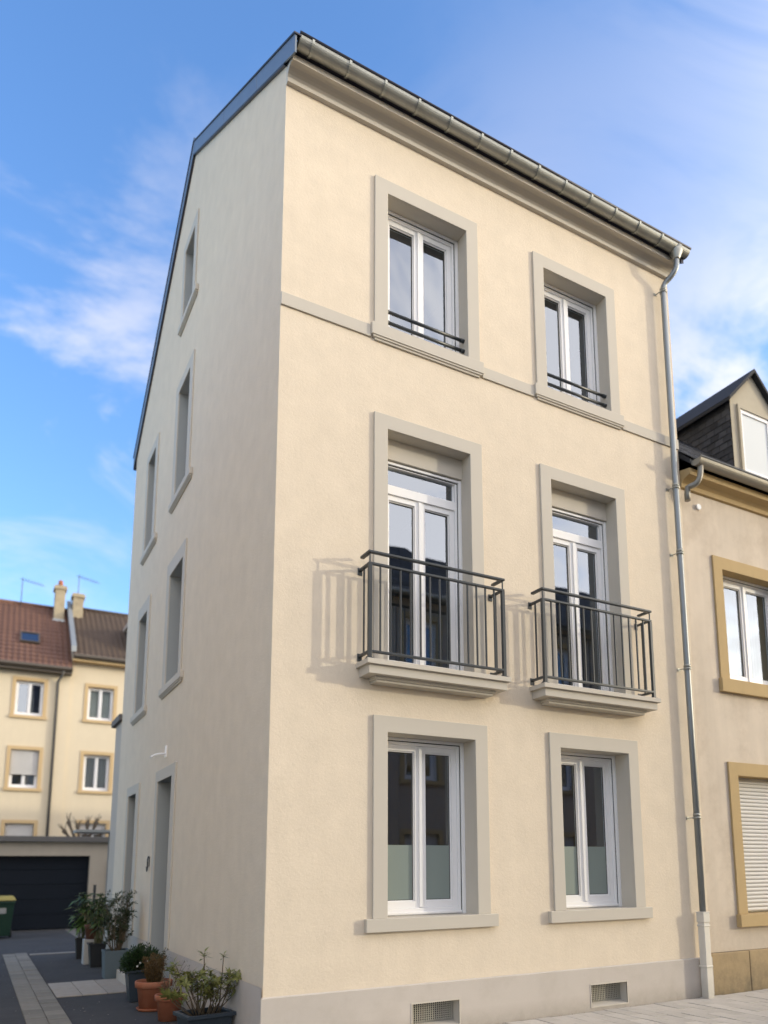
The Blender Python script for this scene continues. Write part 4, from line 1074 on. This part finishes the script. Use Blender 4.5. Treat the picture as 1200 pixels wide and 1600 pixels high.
# rooflight
sl = (13.15-9.95)/3.6
yc_ = 1.15; zc_ = 9.95+yc_*sl
V = Vector((0, 1, sl)).normalized(); Nn = Vector((0, -sl, 1)).normalized()
def on_roof(u, v, n_): 
    p = Vector((-1.13-BX, yc_, zc_))+Vector((u, 0, 0))+V*v+Nn*n_
    return tuple(p)
q = MB()
for (u0, u1, v0, v1) in ((-0.36, -0.30, -0.42, 0.42), (0.30, 0.36, -0.42, 0.42), (-0.30, 0.30, 0.36, 0.42), (-0.30, 0.30, -0.42, -0.36)):
    c = [on_roof(u0, v0, 0.02), on_roof(u1, v0, 0.02), on_roof(u1, v1, 0.02), on_roof(u0, v1, 0.02), on_roof(u0, v0, 0.14), on_roof(u1, v0, 0.14), on_roof(u1, v1, 0.14), on_roof(u0, v1, 0.14)]
    for f_ in ((4, 5, 6, 7), (0, 1, 5, 4), (1, 2, 6, 5), (2, 3, 7, 6), (3, 0, 4, 7)): q.quad(*[c[k] for k in f_])
rl = q.build('rooflight', BGGUT, lh)
q = MB(); q.quad(on_roof(-0.30, -0.36, 0.11), on_roof(0.30, -0.36, 0.11), on_roof(0.30, 0.36, 0.11), on_roof(-0.30, 0.36, 0.11)); q.build('pane', GLASS, rl)
q = MB(); q.quad(on_roof(-0.30, -0.36, 0.09), on_roof(0.30, -0.36, 0.09), on_roof(0.30, 0.36, 0.09), on_roof(-0.30, 0.36, 0.09)); q.build('blind', BLACK, rl)
q = MB(); q.tube([(0.10-BX, -0.45, 9.5), (0.06-BX, -0.30, 9.3), (0.02-BX-0.09, -0.09, 9.05), (0.02-BX-0.09, -0.09, 0)], 0.055, 10); q.build('drainpipe', BGPIPE, lh)
# white cheeked dormer on the brown roof
q = MB(); q.box(2.62-BX, 3.9-BX, 0.15, 2.0, 10.6, 12.05); dm = q.build('dormer', ANNEX, rh)
q = MB(); q.quad((2.615-BX, 0.2, 10.7), (2.615-BX, 0.2, 12.0), (2.615-BX, 2.0, 12.0), (2.615-BX, 2.0, 10.7)); q.build('cheek', SLATE, dm)
q = MB(); q.box(2.55-BX, 4.0-BX, 0.02, 2.2, 12.05, 12.2); q.build('dormer_roof', ANNEX, dm)

# pollarded tree on the terrace behind the garage
def pollard():
    t_ = thing('pollarded_tree', 'bare pollarded tree with knobbly branches behind the garage roof', 'tree', (0.93, 24.6, 0))
    q = MB(); q.tube([(0, 0, 0), (0.03, 0, 1.2), (0, 0.02, 2.3), (0.05, 0, 2.9)], [0.16, 0.13, 0.11, 0.09], 10); q.build('trunk', BARK, t_)
    rnd_ = random.Random(3)
    for k, (ax, az, ln) in enumerate([(-1.0, 0.55, 0.8), (-0.65, 1.0, 1.05), (-0.1, 1.0, 0.8), (0.5, 1.0, 0.9), (0.9, 0.9, 1.05), (1.0, 0.35, 0.9), (-0.8, 0.2, 0.55)]):
        q = MB(); p = Vector((0.03, 0, 2.6 if k != 6 else 2.3)); d = Vector((ax, rnd_.uniform(-.4, .4), az)).normalized(); pts = [tuple(p)]; rr = [0.07]
        for j in range(4):
            p = p+d*ln/4; d = (d+Vector((rnd_.uniform(-.25, .25), rnd_.uniform(-.25, .25), 0.22))).normalized(); pts.append(tuple(p)); rr.append(0.06-0.007*j)
        rr[-1] = 0.09; pts.append(tuple(p+d*0.07)); rr.append(0.03)
        q.tube(pts, rr, 8)
        for j in range(5):
            dd = (d+Vector((rnd_.uniform(-.9, .9), rnd_.uniform(-.9, .9), rnd_.uniform(0, .8)))).normalized()
            q.tube([tuple(p), tuple(p+dd*rnd_.uniform(0.12, 0.4))], [0.02, 0.008], 5)
        q.build('branch', BARK, t_)
pollard()

# canopy and gate posts beside the annex
cn = thing('canopy', 'thin grey flat canopy at the far end of the drive above the gate posts', 'canopy', (0.0, 10.30, 0))
q = MB(); q.box(-0.62, 0.12, 0.15, 0.75, 2.47, 2.53); q.build('canopy_roof', LEAD, cn, bevel=0.005)
for yy in (0.2, 0.7):
    q = MB(); q.box(0.09, 0.12, yy-0.012, yy+0.012, 0, 2.47); q.build('post', LEAD, cn)
gp = MB(); gp.box(-0.03, 0.03, -0.03, 0.03, 0, 1.62); gp.tube([(0.0, 0, 1.62), (0, 0, 1.98)], 0.012, 8)
o = gp.build('gate_post', RAIL); o.location = (0.06, 10.15, 0); o['label'] = 'slim dark gate post with a thin rod on top, by the house corner'; o['category'] = 'gate post'
gp = MB(); gp.box(-0.025, 0.025, -0.025, 0.025, 0, 1.36); gp.box(-0.03, 0.03, -0.03, 0.03, 1.36, 1.375)
o = gp.build('gate_post', RAIL); o.location = (-0.14, 10.9, 0); o['label'] = 'shorter dark gate post standing above the leafy pots'; o['category'] = 'gate post'

# wheelie bin
bn = thing('wheelie_bin', 'green wheelie bin with a yellow lid in front of the dark garage door', 'bin', (-1.75, 15.6, 0))
q = MB(); q.frustum(0, 0, 0.06, 0.92, 0.24, 0.27, 0.30, 0.35, False); q.box(-0.315, 0.315, -0.365, 0.365, 0.86, 0.93); q.build('body', BINGREEN, bn, bevel=0.02)
q = MB(); q.frustum(0, 0, 0.935, 1.05, 0.335, 0.39, 0.27, 0.32); q.build('lid', BINLID, bn, bevel=0.025)
for s_ in (-1, 1):
    q = MB(); q.tube([(s_*0.24, 0.26, 0.10), (s_*0.30, 0.26, 0.10)], 0.10, 16); q.build('wheel', RUBBER, bn)
q = MB(); q.tube([(-0.28, 0.42, 0.97), (0.28, 0.42, 0.97)], 0.018, 8); q.build('handle', BINGREEN, bn)
q = MB(); q.quad((-0.12, -0.332, 0.62), (0.12, -0.332, 0.62), (0.12, -0.345, 0.76), (-0.12, -0.345, 0.76)); q.build('sticker', POTPALE, bn)

# ================================================================== potted plants along the wall
GRP = None
rng = random.Random(11)
def rv(a=1.0): return Vector((rng.uniform(-a, a), rng.uniform(-a, a), rng.uniform(-a, a)))

def square_pot(par, a0, b0, a1, b1, h, m, rim=0.022, rimh=0.03, lines=0):
    q = MB(); q.frustum(0, 0, 0, h-rimh, a0, b0, a1, b1, False)
    t = 0.014
    # rim ring
    for (x0, x1, y0, y1) in ((-a1-rim, -a1+t, -b1-rim, b1+rim), (a1-t, a1+rim, -b1-rim, b1+rim), (-a1+t, a1-t, -b1-rim, -b1+t), (-a1+t, a1-t, b1-t, b1+rim)):
        q.box(x0, x1, y0, y1, h-rimh, h)
    for k in range(lines):
        z = h*(k+1)/(lines+1); f_ = z/h
        a = a0+(a1-a0)*f_+0.003; b = b0+(b1-b0)*f_+0.003
        q.box(-a, a, -b, -b+0.004, z, z+0.006); q.box(-a, -a+0.004, -b, b, z, z+0.006); q.box(a-0.004, a, -b, b, z, z+0.006)
    q.build('pot', m, par, bevel=0.005)
    q = MB(); n_ = 8
    hts = {}
    for i in range(n_+1):
        for j in range(n_+1): hts[i, j] = h-0.05+rng.uniform(-.012, .012)
    for i in range(n_):
        for j in range(n_):
            c = [(-a1+2*a1*ii/n_, -b1+2*b1*jj/n_, hts[ii, jj]) for ii, jj in ((i, j), (i+1, j), (i+1, j+1), (i, j+1))]
            q.quad(*c, sm=True)
    q.build('soil', SOIL, par)

def round_pot(par, rb_, rt_, h, m, saucer=0.0):
    z0 = 0.02 if saucer else 0.0
    q = MB()
    q.lathe([(0, z0), (rb_, z0), (rb_+(rt_-rb_)*0.76-0.004, z0+(h-z0)*0.74), (rt_-0.004, z0+(h-z0)*0.76), (rt_+0.012, z0+(h-z0)*0.78), (rt_+0.016, h-0.006), (rt_+0.010, h), (rt_-0.012, h), (rt_-0.02, h-0.06)], n=36)
    q.build('pot', m, par)
    q = MB(); q.lathe([(0.0, h-0.045), (rt_*0.5, h-0.04), (rt_-0.015, h-0.05)], n=20); q.build('soil', SOIL, par)
    if saucer:
        q = MB(); q.lathe([(0, 0.0), (saucer-0.02, 0.0), (saucer, 0.03), (saucer-0.008, 0.032), (saucer-0.02, 0.012), (0, 0.012)], n=36); q.build('saucer', m, par)

def stem(q, p0, p1, r0, r1, bend=0.06, n=4, sides=6):
    p0, p1 = Vector(p0), Vector(p1); off = rv(bend); pts = []; rr = []
    for k in range(n+1):
        t = k/n; pts.append(tuple(p0.lerp(p1, t)+off*math.sin(math.pi*t))); rr.append(r0+(r1-r0)*t)
    q.tube(pts, rr, sides)
    return pts

# 1 azalea in the blue-grey trough, nearest the corner
t_ = thing('potted_plant', 'azalea with leggy stems in a long dark blue trough, nearest the corner of the house', 'potted plant', (-0.30, 0.90, 0), R(7))
square_pot(t_, 0.19, 0.145, 0.222, 0.185, 0.285, POTBLUE, rim=0.026, rimh=0.035, lines=1)
q = MB(); tips = []
for k in range(26):
    bx, by = rng.uniform(-0.13, 0.12), rng.uniform(-0.09, 0.09)
    an = rng.uniform(0, 2*math.pi); ln = rng.uniform(0.22, 0.50)
    tip = Vector((bx*2.1+0.15*math.cos(an), by*1.6+0.14*math.sin(an), 0.25+ln))
    pts = stem(q, (bx, by, 0.24), tip, 0.0065, 0.003, 0.05)
    tips.append((Vector(pts[-1]), Vector(pts[-1])-Vector(pts[-2])))
    for j in range(2):
        m_ = Vector(pts[2+j]); tp = m_+Vector((rng.uniform(-.12, .12), rng.uniform(-.1, .1), rng.uniform(.05, .13)))
        pp = stem(q, m_, tp, 0.0035, 0.002, 0.015, 3, 5); tips.append((Vector(pp[-1]), Vector(pp[-1])-Vector(pp[-2])))
for (bx, hh, sx) in ((-0.02, 0.61, 0.0), (0.14, 0.58, 0.05)):
    pts = stem(q, (bx, 0, 0.24), (bx+sx, 0.02, 0.24+hh), 0.007, 0.004, 0.02); tips.append((Vector(pts[-1]), Vector((0, 0, 1))))
q.build('stem', WOODSTEM, t_)
ros = None
variants = []
for v_ in range(3):
    q = MB()
    for k in range(12):
        an = 2*math.pi*k/12+rng.uniform(-.3, .3); el = rng.uniform(0.05, 0.9)
        d = Vector((math.cos(an)*math.cos(el), math.sin(an)*math.cos(el), math.sin(el)))
        q.leaf((0, 0, rng.uniform(-0.05, 0.005)), d, Vector((0, 0, 1)), rng.uniform(0.055, 0.09), rng.uniform(0.020, 0.030), 0.25, rng.uniform(0, 1))
    variants.append(q)
built = [None]*3
for p, d in tips:
    v_ = rng.randrange(3)
    if built[v_] is None:
        built[v_] = variants[v_].build('leaf_cluster', AZLEAF, t_); o = built[v_]
    else:
        o = built[v_].copy(); COL.objects.link(o); o.parent = t_
    o.location = p; qd = d.normalized().to_track_quat('Z', 'Y').to_euler(); o.rotation_euler = (qd.x*0.7, qd.y*0.7, rng.uniform(0, 6.28)); s_ = rng.uniform(0.8, 1.3); o.scale = (s_, s_, s_)

# 2 small terracotta pot with twiggy plant and stake
t_ = thing('potted_plant', 'sparse twiggy plant tied to a pale stake in the smaller plain terracotta pot', 'potted plant', (-0.36, 2.22, 0))
round_pot(t_, 0.115, 0.152, 0.285, TERRA)
q = MB(); f = MB()
for k in range(16):
    an = rng.uniform(0, 6.28); tip = Vector((0.17*math.cos(an)+0.05, 0.15*math.sin(an), rng.uniform(0.42, 0.66)))
    pts = stem(q, (rng.uniform(-.04, .05), rng.uniform(-.04, .04), 0.24), tip, 0.004, 0.0015, 0.03, 5, 5)
    for j in range(14):
        p = Vector(pts[rng.randrange(2, 6)])+rv(0.03); f.leaf(p, rv()+Vector((0, 0, .3)), Vector((0, 0, 1))+rv(.6), rng.uniform(.014, .026), rng.uniform(.006, .010), 0.2, rng.random())
        if j % 3 == 0: q.tube([pts[3], tuple(Vector(pts[3])+rv(0.08))], 0.0012, 4)
q.build('stem', WOODSTEM, t_); f.build('leaves', DRYLEAF, t_, kind='stuff')
q = MB(); q.tube([(-0.01, -0.02, 0.2), (-0.012, -0.02, 0.50)], 0.006, 6); q.build('stake', STAKE, t_)

# 3 larger terracotta pot with saucer, brown heather-like bush
t_ = thing('potted_plant', 'rust brown bush in the larger terracotta pot standing on a saucer', 'potted plant', (-0.385, 3.02, 0))
round_pot(t_, 0.160, 0.207, 0.345, TERRA, 0.195)
q = MB(); f = MB()
for k in range(55):
    an = rng.uniform(0, 6.28); r_ = rng.random()**0.5*0.14; tip = Vector((r_*math.cos(an), r_*math.sin(an), rng.uniform(0.48, 0.665)-r_*0.4))
    pts = stem(q, (r_*.3*math.cos(an), r_*.3*math.sin(an), 0.28), tip, 0.004, 0.0015, 0.02, 4, 5)
    for j in range(110):
        p = Vector(pts[rng.randrange(1, 5)])+rv(0.022); f.leaf(p, (p-Vector((0, 0, .35))).normalized()+rv(.7), rv(), rng.uniform(.014, .026), .009, .1, rng.random())
q.build('stem', WOODSTEM, t_); f.build('leaves', BROWNLEAF, t_, kind='stuff')

# 4 dark square pot with dense evergreen bush and a few white flowers
t_ = thing('potted_plant', 'dense dark evergreen bush with a few white flowers in a tapered dark blue square pot', 'potted plant', (-0.44, 3.80, 0))
square_pot(t_, 0.10, 0.10, 0.145, 0.145, 0.40, POTBLUE, rim=0.02, rimh=0.03)
q = MB(); f = MB(); fl_ = MB()
for k in range(90):
    d = rv().normalized(); d.z = abs(d.z)*0.9+0.05; r_ = rng.uniform(0.6, 1.0)
    tip = Vector((0.05+d.x*0.25*r_, d.y*0.24*r_, 0.42+d.z*0.33*r_))
    pts = stem(q, (d.x*.03, d.y*.03, 0.34), tip, 0.004, 0.0015, 0.02, 4, 4)
    for j in range(60):
        p = Vector(pts[rng.randrange(1, 5)]).lerp(Vector(pts[-1]), rng.random())+rv(0.032); f.leaf(p, (p-Vector((0, 0, .4))).normalized()+rv(.6)+Vector((0, 0, .3)), rv(), rng.uniform(.022, .042), rng.uniform(.010, .016), .1, rng.random())
for k in range(1600):                                           # foliage skirt over the rim
    an = rng.uniform(0, 6.28); p = Vector((0.04+0.22*math.cos(an), 0.21*math.sin(an), rng.uniform(0.38, 0.56)))+rv(0.035); f.leaf(p, Vector((math.cos(an), math.sin(an), .2))+rv(.6), rv(), rng.uniform(.02, .04), .014, .2, rng.random())
q.build('stem', WOODSTEM, t_); f.build('leaves', DARKLEAF, t_, kind='stuff')
for (fx, fy, fz) in ((-0.02, -0.21, 0.50), (0.06, -0.22, 0.52), (-0.05, -0.20, 0.46), (0.16, -0.15, 0.50)):
    q = MB()
    for k in range(5):
        an = 2*math.pi*k/5; q.leaf((fx, fy-0.012, fz), (math.cos(an), -0.3, math.sin(an)), (0, -1, 0), 0.017, 0.014, .1, .5)
    q.build('flower', PETAL, t_)
# small sprig with rounder leaves leaning to the wall
q = MB(); f = MB()
for k in range(7):
    pts = stem(q, (0.1, -0.05, 0.36), (0.33+rng.uniform(-.05, .07), -0.08+rng.uniform(-.08, .08), 0.56+rng.uniform(-.05, .09)), 0.004, 0.0015, .02, 4, 5)
    for j in range(16):
        p = Vector(pts[rng.randrange(2, 5)])+rv(0.02); f.leaf(p, rv()+Vector((0, 0, .3)), rv()+Vector((0, 0, 1)), .028, .014, .2, rng.random())
q.build('stem', WOODSTEM, t_); f.build('leaves', BUSHLEAF, t_, kind='stuff')

# 5 grey-blue box with tall open shrub
t_ = thing('potted_plant', 'tall open shrub with narrow dark leaves in a grey-blue box planter by the doorstep', 'potted plant', (-0.345, 6.31, 0))
square_pot(t_, 0.165, 0.165, 0.185, 0.185, 0.43, POTGREY, rim=0.008, rimh=0.03, lines=2)
q = MB(); f = MB()
for k in range(34):
    an = rng.uniform(0, 6.28); r_ = rng.uniform(0.05, 0.30)
    tip = Vector((r_*math.cos(an), r_*math.sin(an)*0.9, rng.uniform(0.85, 1.40)-r_*0.5))
    pts = stem(q, (0.05*math.cos(an), 0.05*math.sin(an), 0.38), tip, 0.007, 0.002, 0.05, 6, 6)
    for s2 in range(4):
        b0 = Vector(pts[rng.randrange(2, 7)]); b1 = b0+Vector((rng.uniform(-.13, .13), rng.uniform(-.12, .12), rng.uniform(.02, .16)))
        pp = stem(q, b0, b1, 0.003, 0.0012, .015, 3, 4)
        for j in range(16):
            p = Vector(pp[rng.randrange(1, 4)])+rv(.012); f.leaf(p, (b1-b0).normalized()+rv(.8), rv()+Vector((0, 0, .8)), rng.uniform(.04, .07), rng.uniform(.011, .018), .25, rng.random())
    for j in range(7):
        p = Vector(pts[-1]); f.leaf(p, Vector((0, 0, .6))+rv(.9), rv()+Vector((0, 0, .6)), rng.uniform(.05, .075), .015, .25, rng.random())
q.build('stem', WOODSTEM, t_); f.build('leaves', BUSHLEAF, t_, kind='stuff')

# 6 black pot with large drooping leaves
def droopy(t_, h, rad, base, n, L, Wd, m, stems_m, hang=True, leaf_part=True):
    q = MB(); f = MB(); g_ = MB()
    for k in range(n):
        an = rng.uniform(0, 6.28); r_ = rng.uniform(0.02, rad)
        tip = Vector((r_*math.cos(an), r_*math.sin(an), base+rng.uniform(0.45, 1.0)*h))
        pts = stem(q, (0.03*math.cos(an), 0.03*math.sin(an), base), tip, 0.006, 0.0025, .04, 5, 5)
        for j in range(9):
            a2 = rng.uniform(0, 6.28); d = Vector((math.cos(a2), math.sin(a2), rng.uniform(-.35, .45)))
            f.leaf(Vector(pts[rng.randrange(3, 6)]), d, Vector((0, 0, 1)), rng.uniform(.7, 1.2)*L, rng.uniform(.8, 1.2)*Wd, rng.uniform(.2, .6), rng.random())
        if hang:
            for j in range(3): g_.leaf(Vector(pts[rng.randrange(1, 4)])+rv(.05), Vector((rng.uniform(-.5, .5), rng.uniform(-.5, .5), -1)), rv(), rng.uniform(.09, .16), .028, .1, rng.random())
    q.build('stem', stems_m, t_); f.build('leaves', m, t_, kind='stuff')
    if hang: g_.build('withered_leaves', DRYLEAF, t_, kind='stuff')
t_ = thing('potted_plant', 'leafy plant with withered hanging leaves in a tapered black square pot', 'potted plant', (-0.41, 7.98, 0))
square_pot(t_, 0.10, 0.10, 0.135, 0.135, 0.41, POTBLACK, rim=0.02, rimh=0.025)
droopy(t_, 0.92, 0.27, 0.36, 24, 0.17, 0.05, LAURLEAF, GREENSTEM)
# 7 brown pot on a pale block
t_ = thing('potted_plant', 'plant in a brown pot standing on a pale grey block planter behind the black pot', 'potted plant', (-0.44, 8.50, 0))
q = MB(); q.frustum(0, 0, 0, 0.44, 0.135, 0.135, 0.14, 0.14); q.build('pale_block', POTPALE, t_, bevel=0.006)
q = MB(); q.lathe([(0, 0.441), (0.10, 0.441), (0.13, 0.66), (0.14, 0.67), (0.14, 0.70), (0.12, 0.70), (0.11, 0.66), (0, 0.665)], n=24); q.build('pot', POTBROWN, t_)
droopy(t_, 0.62, 0.28, 0.66, 18, 0.17, 0.055, LAURLEAF, GREENSTEM, hang=True)
# 8 slim black pot with big bright leaves
t_ = thing('potted_plant', 'plant with big bright green drooping leaves in a slim black pot, farthest along the wall', 'potted plant', (-0.50, 9.56, 0))
square_pot(t_, 0.07, 0.07, 0.10, 0.10, 0.385, POTBLACK, rim=0.012, rimh=0.02)
droopy(t_, 0.78, 0.24, 0.34, 20, 0.23, 0.075, BRIGHTLEAF, GREENSTEM, hang=False)

# grit and dead leaf bits on the drive, moss in the joint at the foot of the facade
q = MB(); rg = random.Random(5)
for k in range(150):
    x = rg.uniform(-2.6, -0.1); y = rg.uniform(0.6, 12.0); z = 0.0 if not (-1.80 < x < -1.32) else 0.016
    if -1.34 < x < 0 and 4.55 < y < 6.1: z = 0.018
    w_ = rg.uniform(0.004, 0.014); an = rg.uniform(0, 6.28); c_, s_ = math.cos(an)*w_, math.sin(an)*w_
    q.quad((x+c_, y+s_, z), (x-s_*.6, y+c_*.6, z+0.003), (x-c_, y-s_, z+0.001), (x+s_*.6, y-c_*.6, z+0.004), rg.random())
g_ = bpy.data.objects['driveway']
q.build('grit', TILEM, g_, kind='stuff')
q = MB()
for k in range(420):
    x = rg.choice([rg.uniform(1.2, 6.0), rg.uniform(5.7, 6.3), rg.uniform(2.2, 3.4)]); y = -0.026-abs(rg.gauss(0, 0.008))
    q.leaf((x, y, 0.012), (rg.uniform(-1, 1), rg.uniform(-1, .2), rg.uniform(.2, 1)), (0, 0, 1), rg.uniform(.006, .02), rg.uniform(.004, .008), .2, rg.random())
q.build('moss', DRYLEAF, bpy.data.objects['pavement'], kind='stuff')

# things of one kind share a group
for o in bpy.data.objects:
    if o.parent is None and 'category' in o:
        k = o.name.split('.')[0]
        grp = {'potted_plant': 'potted plants along the side wall', 'rear_house': 'houses beyond the garage', 'gate_post': 'gate posts at the end of the drive',
               'terraced_house': 'terraced houses along the street', 'street_house': 'houses across the street'}.get(k)
        if grp: o['group'] = grp
